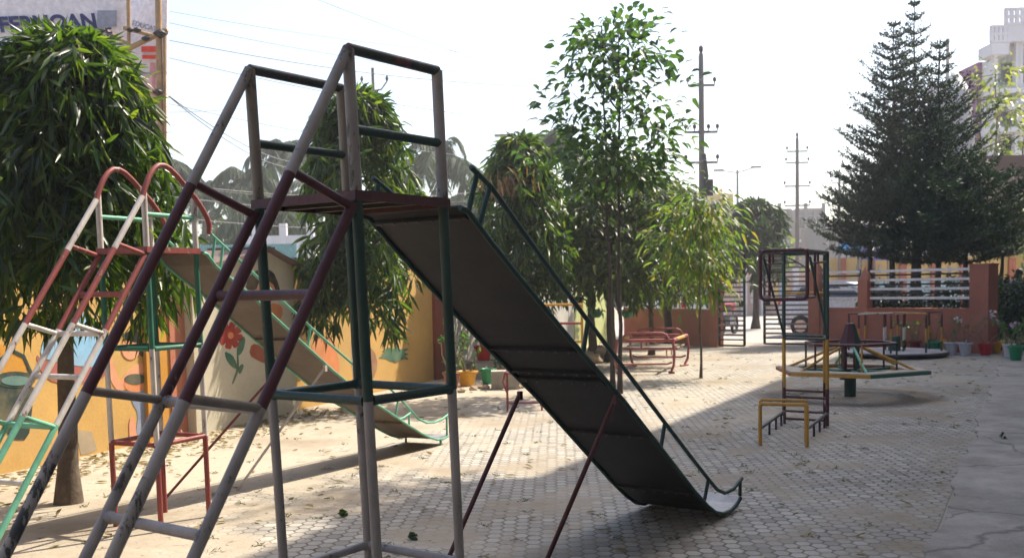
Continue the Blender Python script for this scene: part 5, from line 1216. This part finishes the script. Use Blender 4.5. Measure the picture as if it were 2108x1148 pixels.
for (u0, u1, v0, v1) in ((2042, 2078, 88, 112), (2072, 2240, 52, 84)):
    pbox(u0, u1, v0, v1, Yw, 1.6, 'balcony', M_bw, wb)
    z0 = at(u0, v0, Yw).z; 
    for k, dz in enumerate((.0, .40, .80)):
        a, b_ = at(u0, v0, Yw), at(u1, v0, Yw); g = MB(); g.bbox(a.x - .05, b_.x, Yw - .05, Yw + .15, z0 + dz + (.0), z0 + dz + .12); g.build('parapet_rail', M_bw, wb)
    n_ = int((u1 - u0) / 12) + 2
    for k in range(n_):
        x = a.x + (b_.x - a.x) * k / (n_ - 1); g = MB(); g.bbox(x - .1, x + .1, Yw - .02, Yw + .12, z0, z0 + .9); g.build('parapet_post', M_bw, wb)
for u in (2051, 2096, 2103): pbox(u - 4, u + 4, 112 if u < 2060 else 84, 0, Yw + .3, .4, 'column', M_bw, wb, 0)
for v0 in (182, 215, 262): pbox(2044, 2240, v0, v0 + 8, Yw + .1, 1.5, 'balcony_slab', M_bw, wb)
for (u0, u1, v0, v1) in ((2060, 2088, 128, 172), (2064, 2086, 190, 212), (2060, 2088, 224, 258), (2060, 2090, 274, 320), (2110, 2140, 100, 170)):
    o = pbox(u0, u1, v0, v1, Yw + 1.15 - .1, .1, 'window', M_frame, wb); a = at(u0 + 2, v0 + 3, Yw + 1.0); b_ = at(u1 - 2, v1 - 3, Yw + 1.0); g = MB(); g.bbox(a.x, b_.x, Yw + 1.0, Yw + 1.04, b_.z, a.z); g.build('pane', M_glassd, o)
pbox(2014, 2048, 128, 0, Yw + 3, 4, 'purple_wall', M_purple, wb, 6)

Yt = 39
po = thing('portico', 'brown flat roofed portico with a shingled band, behind the conifers at the right', 'building', (at(2020, 577, Yt).x, Yt + 2, 0))
pbox(1955, 2240, 322, 352, Yt, 6, 'roof', M_brn, po); pbox(1885, 2240, 368, 412, Yt - .6, 6, 'shingle_band', M_shing, po)
for v_ in (378, 388, 398): pbox(1884, 2240, v_, v_ + 1.5, Yt - .63, .03, 'shingle_line', M_brn, po)
pbox(1900, 2240, 412, 420, Yt - .2, 6, 'soffit', M_brn, po); pbox(1930, 2240, 352, 0, Yt + 3, 2, 'wall', M_brn, po, 0)
for u in (1905, 1990, 2075): pbox(u - 7, u + 7, 415, 0, Yt - .1, .35, 'column', M_bw, po, 0)
tk = thing('water_tank', 'grey tapering water tank with a white domed cap and a thin mast above the portico', 'water tank', (at(1982, 320, 41).x, 41.0, at(1982, 322, 41).z - .02))
c = V(at(1982, 320, 41).x, 41.8, at(1982, 322, 39).z + .0); zt_ = at(1975, 182, 41).z
M_tank = rough_mat('tank_grey', (0.33, 0.31, 0.31), var=0.08, scale=1, bump=.05); M_cap = plain('cap_white', (0.7, 0.68, 0.62), .6)
g = MB(); g.lathe([(.88, 0), (.86, .1), (.62, zt_ - c.z), (.60, zt_ - c.z + .02)], c, 32); g.build('tank_body', M_tank, tk)
g = MB(); g.lathe([(.60, 0), (.54, .12), (.36, .42), (.14, .74), (.02, .84)], V(c.x, c.y, zt_ + .02), 28); g.build('domed_cap', M_cap, tk)
mx = at(1951, 80, 41.8); g = MB(); g.tube([V(mx.x, 41.8, c.z), V(mx.x, 41.8, mx.z)], .07, 8); g.lathe([(.02, -.1), (.12, 0), (.02, .1)], V(mx.x + .05, 41.7, mx.z - .75), 8); g.build('mast', M_tank, tk)

def gbuild(u0, u1, vt, Y, mat, label, floors, cols_, parapet=None, dep=7):
    a, b_ = at(u0, vt, Y), at(u1, vt, Y); zt_ = a.z; t = thing('concrete_building', label, 'building', ((a.x + b_.x) / 2, Y + 3, 0))
    g = MB(); g.bbox(a.x, b_.x, Y, Y + dep, 0, zt_); g.build('wall', mat, t)
    for f in range(floors):
        z1 = zt_ * (f + 1) / floors; g = MB(); g.bbox(a.x - .1, b_.x + .1, Y - .12, Y + .3, z1 - .3, z1 - .05 + (0 if f < floors - 1 else .08)); g.build('floor_band', M_bw if f % 2 else mat, t)
        for k in range(cols_):
            x = a.x + (b_.x - a.x) * (k + .5) / cols_; z0 = z1 - zt_ / floors + .9; g = MB(); g.bbox(x - .45, x + .45, Y - .04, Y + .02, z0, z1 - .65); o = g.build('window', M_frame, t); g = MB(); g.bbox(x - .38, x + .38, Y - .06, Y - .045, z0 + .07, z1 - .72); g.build('pane', M_glassd, o)
    for k in range(cols_ + 1):
        x = a.x + (b_.x - a.x) * k / cols_; g = MB(); g.bbox(x - .14, x + .14, Y - .16, Y + .1, 0, zt_ + (.5 if k % 2 else 0)); g.build('column', mat, t)
    return t
gbuild(1540, 1626, 432, 86, M_bg, 'long grey brown concrete building left of the middle utility pole', 3, 4)
gbuild(1640, 1695, 430, 92, M_bg, 'unfinished grey concrete building right of the middle utility pole', 3, 3)
gbuild(1702, 1790, 462, 80, M_bg, 'low grey building half covered by the left conifer', 2, 4)
gbuild(1462, 1506, 400, 96, M_by, 'small yellow and white house top showing over the bright sapling', 3, 2)
gbuild(1395, 1460, 404, 100, M_bw, 'pale house roof left of the nearest utility pole', 3, 3)
gbuild(500, 640, 488, 40, M_bw, 'low white house behind the hut front and the first slide posts', 1, 5, dep=4)

M_cy = rough_mat('street_wall_yellow', (0.52, 0.37, 0.16), var=0.08, scale=1, bump=.1); M_cb = rough_mat('street_wall_blue', (0.30, 0.42, 0.48), var=0.1, scale=1, bump=.1)
Ys = 32.5; sw = thing('street_wall', 'yellow street wall with brown pilasters and a light blue foot, across the road behind the conifers', 'wall', (at(1900, 577, Ys).x, Ys, 0))
a = at(1688, 530, Ys); b_ = at(2300, 530, Ys); g = MB(); g.bbox(a.x, b_.x, Ys, Ys + .2, 1.50, 2.28); g.build('upper_panel', M_cy, sw); g = MB(); g.bbox(a.x, b_.x, Ys - .02, Ys + .2, 0, 1.497); g.build('lower_panel', M_cb, sw)
for u in (1735, 1795, 1860, 1925, 1985, 2085, 2150): pbox(u - 7, u + 7, 531, 0, Ys - .1, .1 - .003, 'pilaster', M_rl, sw, 0)
for u in (1708, 1765, 1812, 1893, 1955, 2020, 2050): pbox(u - 2, u + 2, 545, 562, Ys - .03, .028, 'painted_mark', M_cope, sw)
# signs above the street wall
M_sb = plain('sign_blue', (0.02, 0.28, 0.62), .4); M_sp = plain('sign_violet', (0.16, 0.18, 0.48), .5); M_st = plain('sign_print', (0.50, 0.45, 0.55), .5); M_pk = plain('print_pink', (.55, .25, .3), .5)
p = at(1748, 522, 31.8); t = thing('street_sign', 'half round bright blue sign standing before the street wall', 'sign', (p.x, 31.8, 0))
g = MB(); rr_ = .37; pts = [p + V(rr_ * cos(pi * i / 16), 0, rr_ * sin(pi * i / 16) + .02) for i in range(17)]; g.slab(pts, V(0, .05, 0)); g.build('sign_board', M_sb, t)
for k, w_ in enumerate((.22, .30)): g = MB(); g.bbox(p.x - w_, p.x + w_, 31.79, 31.797, p.z + .17 - .1 * k, p.z + .20 - .1 * k); g.build('sign_line', M_st, t)
for s_ in (-.3, .3): g = MB(); g.bbox(p.x + s_ - .025, p.x + s_ + .025, 31.8, 31.85, 0, p.z + .02); g.build('post', M_metal, t)
for u0, u1, v0, v1, lab in ((1772, 1778 + 14, 512, 534, 'narrow violet poster board just right of the blue half round sign'), (1800, 1832, 510, 535, 'wide violet poster board under the left conifer')):
    a, b_ = at(u0, v0, 31.9), at(u1, v1, 31.9); t = thing('poster_board', lab, 'sign', ((a.x + b_.x) / 2, 31.9, 0)); g = MB(); g.bbox(a.x, b_.x, 31.9, 31.95, b_.z, a.z); g.build('board', M_sp, t)
    for k in range(5):
        x = a.x + (b_.x - a.x) * (.1 + .17 * k); g = MB(); g.bbox(x, x + .05, 31.89, 31.897, b_.z + .06 + .03 * (k % 2), a.z - .07 - .04 * (k % 3)); g.build('print', M_st if k % 2 else M_pk, t)
    for x in (a.x + .04, b_.x - .04): g = MB(); g.bbox(x - .02, x + .02, 31.96, 32.0, 0, a.z); g.build('post', M_metal, t)
# pale shop row seen through the gate
Yg = 47; sh = thing('shop_row', 'pale shop fronts with orange and blue painted squares seen through the right gate leaf', 'building', (at(1620, 577, Yg).x, Yg, 0))
pbox(1500, 1700, 560, 0, Yg, 4, 'wall', rough_mat('shop_pink', (0.50, 0.36, 0.32), var=.1, scale=1), sh, 0)
for r_ in range(4):
    for k, (u, m_) in enumerate(((1594, 'o'), (1605, 'b'), (1616, 'o'), (1545, 'p'), (1556, 'w'))):
        pbox(u, u + 8, 576 + 13 * r_, 585 + 13 * r_, Yg - .05, .047, 'painted_square', {'o': M_by, 'b': P_blue, 'p': M_bw, 'w': M_bpink}[m_], sh)
for u in (1533, 1572, 1640): pbox(u - 5, u + 5, 552, 0, Yg - .3, .3 - .003, 'column', M_bw, sh, 0)
# teal sheet fence behind the palms
a, b_ = at(395, 505, 34), at(610, 500, 34); g = MB(); g.bbox(a.x, b_.x, 34, 34.04, 0, a.z)
for k in range(40): x = a.x + (b_.x - a.x) * k / 40; g.bbox(x, x + .04, 33.975, 33.997, 0, a.z)
tag(g.build('sheet_fence', plain('teal_sheet', (0.16, 0.34, 0.36), .5), None, ((a.x + b_.x) / 2, 34, 0)), 'pale teal corrugated sheet fence beyond the boundary wall, below the palms', 'fence')

# ------------------------------------------------------------------ vehicles
M_car = plain('car_white', (0.62, 0.64, 0.68), .25, spec=.7); M_tyre = plain('tyre', (0.02, 0.02, 0.02), .8); M_red = plain('tail_red', (.45, .01, .01), .3); M_rim = plain('rim', (.4, .4, .42), .3, .8)
def car(P, rot, label, mat):
    P = Vector(P); t = thing('parked_car', label, 'car', P, 'cars parked in the street'); c_, s_ = cos(rot), sin(rot); X = V(c_, s_, 0); Y = V(-s_, c_, 0)
    side = [(-1.78, .32), (-1.80, .75), (-1.72, .95), (-1.55, 1.02), (-1.35, 1.40), (-1.1, 1.50), (.1, 1.52), (.35, 1.46), (.95, .98), (1.55, .86), (1.75, .70), (1.78, .35), (1.4, .24), (-1.4, .24)]
    n_ = len(side); g = MB(); vs = []
    for yy, k in ((-.80, 0), (.80, 0)):
        for x, z in side: inn = .14 if z > 1.05 else (.03 if z > .9 else 0); vs.append(P + X * x + Y * (yy - math.copysign(inn, yy)) + Z * z)
    fs = [tuple(range(n_)), tuple(reversed(range(n_, 2 * n_)))] + [(i, n_ + i, n_ + (i + 1) % n_, (i + 1) % n_) for i in range(n_)]
    g.add(vs, fs, 0); g.build('body', mat, t)
    for sg in (-1, 1):
        for pl_ in (((-1.30, 1.06), (-1.16, 1.38), (-.55, 1.42), (-.55, 1.06)), ((-.48, 1.06), (-.48, 1.42), (.12, 1.43), (.28, 1.36), (.66, 1.06))):
            g = MB(); g.slab([P + X * x + Y * sg * (.79 - (.14 if z > 1.2 else .045)) + Z * z for x, z in pl_], Y * sg * .03); g.build('side_window', M_glassd, t)
        for x in (-1.1, 1.12):
            g = MB(); c = P + X * x + Y * sg * .72 + Z * .30; g.tube([c, c + Y * sg * .12], .30, 20, 0); o = g.build('wheel', M_tyre, t); g = MB(); g.tube([c + Y * sg * .11, c + Y * sg * .135], .18, 14); g.build('rim', M_rim, o)
        g = MB(); g.box(P + X * 1.70 + Y * sg * .58 + Z * .72, (.12, .28, .14), (X, Y, Z)); g.build('headlight', M_rim, t)
        g = MB(); g.box(P + X * -1.76 + Y * sg * .66 + Z * .85, (.09, .16, .26), (X, Y, Z)); g.build('tail_light', M_red, t)
        g = MB(); g.box(P + X * .55 + Y * sg * .86 + Z * 1.02, (.12, .16, .1), (X, Y, Z)); g.build('wing_mirror', mat, t)
    for pl_, nm in ((((.40, 1.45), (.92, 1.02)), 'windscreen'), (((-1.36, 1.37), (-1.54, 1.06)), 'rear_window')):
        (x0, z0), (x1, z1) = pl_; o_ = X * .015 * (1 if x0 > 0 else -1) + Z * .012
        g = MB(); g.slab([P + X * x0 + Y * -.58 + Z * z0 + o_, P + X * x0 + Y * .58 + Z * z0 + o_, P + X * x1 + Y * .68 + Z * z1 + o_, P + X * x1 + Y * -.68 + Z * z1 + o_], o_.normalized() * .012); g.build(nm, M_glassd, t)
    return t
car((9.55, 28.4, 0), radians(-38), 'white hatchback parked behind the fence panels, right of the gate', M_car)
car((14.8, 27.6, 0), radians(-20), 'silver grey car behind the longer fence panel near the wide pier', plain('car_silver', (0.30, 0.32, 0.36), .3, .3, .7))
car((5.6, 33.5, 0), radians(105), 'white car far in the street left of the gate, under the trees', M_car)
def bike(P, rot, label, col):
    P = Vector(P); t = thing('motorcycle', label, 'motorcycle', P, 'motorcycles in the street'); X = V(cos(rot), sin(rot), 0); Y = V(-sin(rot), cos(rot), 0)
    for x in (-.62, .62):
        g = MB(); c = P + X * x + Z * .30; ring = [c + X * (.27 * cos(2 * pi * i / 20)) + Z * (.27 * sin(2 * pi * i / 20)) for i in range(21)]; g.tube(ring, .045, 8, caps=False); o = g.build('wheel', M_tyre, t)
        g = MB(); 
        for i in range(6): a_ = pi * i / 3; g.tube([c, c + X * .25 * cos(a_) + Z * .25 * sin(a_)], .01, 5)
        g.tube([c - Y * .05, c + Y * .05], .05, 8); g.build('spokes', M_rim, o)
    g = MB(); g.lathe([(.02, -.12), (.13, -.1), (.15, 0), (.13, .1), (.02, .12)], P + X * .12 + Z * .80, 12); g.beam(P + X * -.05 + Z * .8, P + X * .35 + Z * .84, .22, .2); g.build('fuel_tank', col, t)
    g = MB(); g.beam(P + X * -.62 + Z * .82, P + X * .0 + Z * .78, .24, .09); g.build('seat', M_tyre, t)
    g = MB(); g.box(P + X * .0 + Z * .42, (.38, .25, .34), (X, Y, Z)); g.tube([P + X * .05 + Z * .28 + Y * .14, P + X * -.75 + Z * .34 + Y * .16], .045, 8); g.build('engine', M_metal, t)
    g = MB(); g.tube([P + X * .62 + Z * .3, P + X * .42 + Z * .95], .03, 8); g.tube([P + X * -.62 + Z * .3, P + X * -.1 + Z * .35], .03, 8); g.tube([P + X * .4 + Z * .9, P + X * -.6 + Z * .7], .03, 8); g.build('frame', M_metal, t)
    g = MB(); g.tube([P + X * .30 + Y * -.34 + Z * 1.02, P + X * .42 + Y * -.15 + Z * 1.0, P + X * .42 + Y * .15 + Z * 1.0, P + X * .30 + Y * .34 + Z * 1.02], .015, 8); g.build('handlebar', M_metal, t)
    g = MB(); g.lathe([(.02, -.06), (.09, -.04), (.09, .04), (.02, .06)], P + X * .52 + Z * .92, 12); g.build('headlight', M_rim, t); return t
bike((6.5, 30.2, 0), radians(60), 'red motorcycle parked in the street, seen through the left gate leaf', plain('bike_red', (.35, .02, .02), .3))
bike((10.3, 25.7, 0), radians(150), 'black motorcycle close behind the shorter fence panel', plain('bike_black', (.02, .02, .03), .3))

# ------------------------------------------------------------------ people beyond the wall at the right
M_skin = plain('skin_brown', (0.16, 0.08, 0.05), .55); M_hairb = plain('hair_black', (0.012, 0.010, 0.010), .5); M_lav = plain('cloth_lavender', (0.32, 0.26, 0.40), .8); M_trou = plain('cloth_dark', (0.04, 0.045, 0.07), .8); M_pw = plain('cloth_white_pink', (0.60, 0.42, 0.50), .8)
def person(P, h, rot, label, top, bottom):
    t = thing('person', label, 'person', P); s = h / 1.72; P = Vector(P); X = V(cos(rot), sin(rot), 0); Y = V(-sin(rot), cos(rot), 0)      # X side, Y forward
    def q(x, y, z): return P + (X * x + Y * y + Z * z) * s
    J = [q(0, 0, .95), q(0, .01, 1.15), q(0, 0, 1.38), q(0, .01, 1.50), q(0, .03, 1.60), q(0, .02, 1.68)]; R = [.145, .125, .135, .052, .085, .070]; E = [(i, i + 1) for i in range(5)]
    for sx in (-1, 1):
        b0 = len(J); J += [q(.17 * sx, 0, 1.40), q(.22 * sx, -.02, 1.12), q(.20 * sx, .12, .92), q(.19 * sx, .19, .86)]; R += [.055, .042, .030, .030]; E += [(2, b0), (b0, b0 + 1), (b0 + 1, b0 + 2), (b0 + 2, b0 + 3)]
        for k in range(4):
            b1 = len(J); J += [q((.17 + .018 * k) * sx, .235, .835 - .005 * k), q((.165 + .02 * k) * sx, .25, .805)]; R += [.010, .008]; E += [(b0 + 3, b1), (b1, b1 + 1)]
        b1 = len(J); J.append(q(.15 * sx, .20, .835)); R.append(.011); E.append((b0 + 3, b1))
        b0 = len(J); J += [q(.09 * sx, 0, .88), q(.10 * sx, .02, .48), q(.10 * sx, -.01, .10), q(.11 * sx, .12, .04)]; R += [.085, .058, .042, .035]; E += [(0, b0), (b0, b0 + 1), (b0 + 1, b0 + 2), (b0 + 2, b0 + 3)]
    me = bpy.data.meshes.new('body'); me.from_pydata([tuple(j - P) for j in J], E, []); o = bpy.data.objects.new('body', me); COL.objects.link(o)
    md = o.modifiers.new('s', 'SKIN'); sk = me.skin_vertices[0].data
    for i, r_ in enumerate(R): sk[i].radius = (r_ * s, r_ * s)
    sk[0].use_root = True; ms = o.modifiers.new('ss', 'SUBSURF'); ms.levels = 2; ms.render_levels = 2
    bpy.context.view_layer.update(); m2 = bpy.data.meshes.new_from_object(o.evaluated_get(bpy.context.evaluated_depsgraph_get())); o.modifiers.clear(); o.data = m2; o.parent = t
    m2.materials.clear(); m2.materials.append(M_skin)
    for p_ in m2.polygons: p_.use_smooth = True
    # clothes: a shirt and trousers grown from the same surface
    def cloth(name, lo, hi, mat, armx):
        g = MB(); used = {}
        for f in m2.polygons:
            c = f.center; xr = abs((Vector((c.x, c.y, 0))).dot(X)) / s
            if lo * s < c.z < hi * s and (xr < armx or c.z > 1.15 * s) and not (name == 'trousers' and xr > .17):
                vs = [m2.vertices[i].co + m2.vertices[i].normal * .012 + P for i in f.vertices]; g.add(vs, [tuple(range(len(vs)))], 0, True)
        if g.v: g.build(name, mat, t)
    cloth('shirt', .86, 1.46, top, .30); cloth('trousers', .10, .94, bottom, .3)
    hd = q(0, .03, 1.62)
    g = MB(); n1 = 8; n2 = 14; vs = []
    for i in range(n1 + 1):
        th = pi * .56 * i / n1
        for k in range(n2): ph = 2 * pi * k / n2; vs.append(hd + (X * (sin(th) * cos(ph) * .098) + Y * (sin(th) * sin(ph) * .108 - .018) + Z * (cos(th) * .115 + .015)) * s)
    g.add(vs, [(i * n2 + k, i * n2 + (k + 1) % n2, (i + 1) * n2 + (k + 1) % n2, (i + 1) * n2 + k) for i in range(n1) for k in range(n2)], 0, True); g.build('hair', M_hairb, t)
    for sx in (-1, 1):
        g = MB(); g.lathe([(.002, -.012), (.012, 0), (.002, .012)], q(.032 * sx, .112, 1.615), 8); g.build('eye', M_tyre, t)
        g = MB(); g.lathe([(.004, -.03), (.018, 0), (.004, .03)], q(.092 * sx, .02, 1.60), 8); g.build('ear', M_skin, t)
    g = MB(); g.tube([q(0, .105, 1.62), q(0, .128, 1.585), q(0, .108, 1.575)], [.008, .014, .006], 7); g.build('nose', M_skin, t)
    return t
x = at(2098, 577, 24.2).x; person((x, 24.2, 0), 1.74, radians(150), 'person with black hair in a lavender shirt standing behind the hedge at the right edge', M_lav, M_trou)
x = at(2072, 577, 24.8).x; person((x, 24.8, 0), 1.52, radians(200), 'shorter person in white and pink beyond the wide pier', M_pw, M_trou)

# ------------------------------------------------------------------ haze
hb_ = MB(); hb_.bbox(-120, 120, -40, 130, -1.0, 13.6); hz = hb_.build('haze', [bpy.data.materials.new('haze_air')]); tag(hz, kind='stuff'); hz['label'] = 'thin dusty haze hanging over the playground and street'; hz['category'] = 'haze'
m = hz.data.materials[0]; m.use_nodes = True; t_ = m.node_tree; t_.nodes.clear(); vo = t_.nodes.new('ShaderNodeVolumePrincipled'); vo.inputs['Color'].default_value = (1.0, 0.98, 0.95, 1); vo.inputs['Density'].default_value = 0.0018; vo.inputs['Anisotropy'].default_value = 0.3
oo = t_.nodes.new('ShaderNodeOutputMaterial'); t_.links.new(vo.outputs[0], oo.inputs['Volume'])
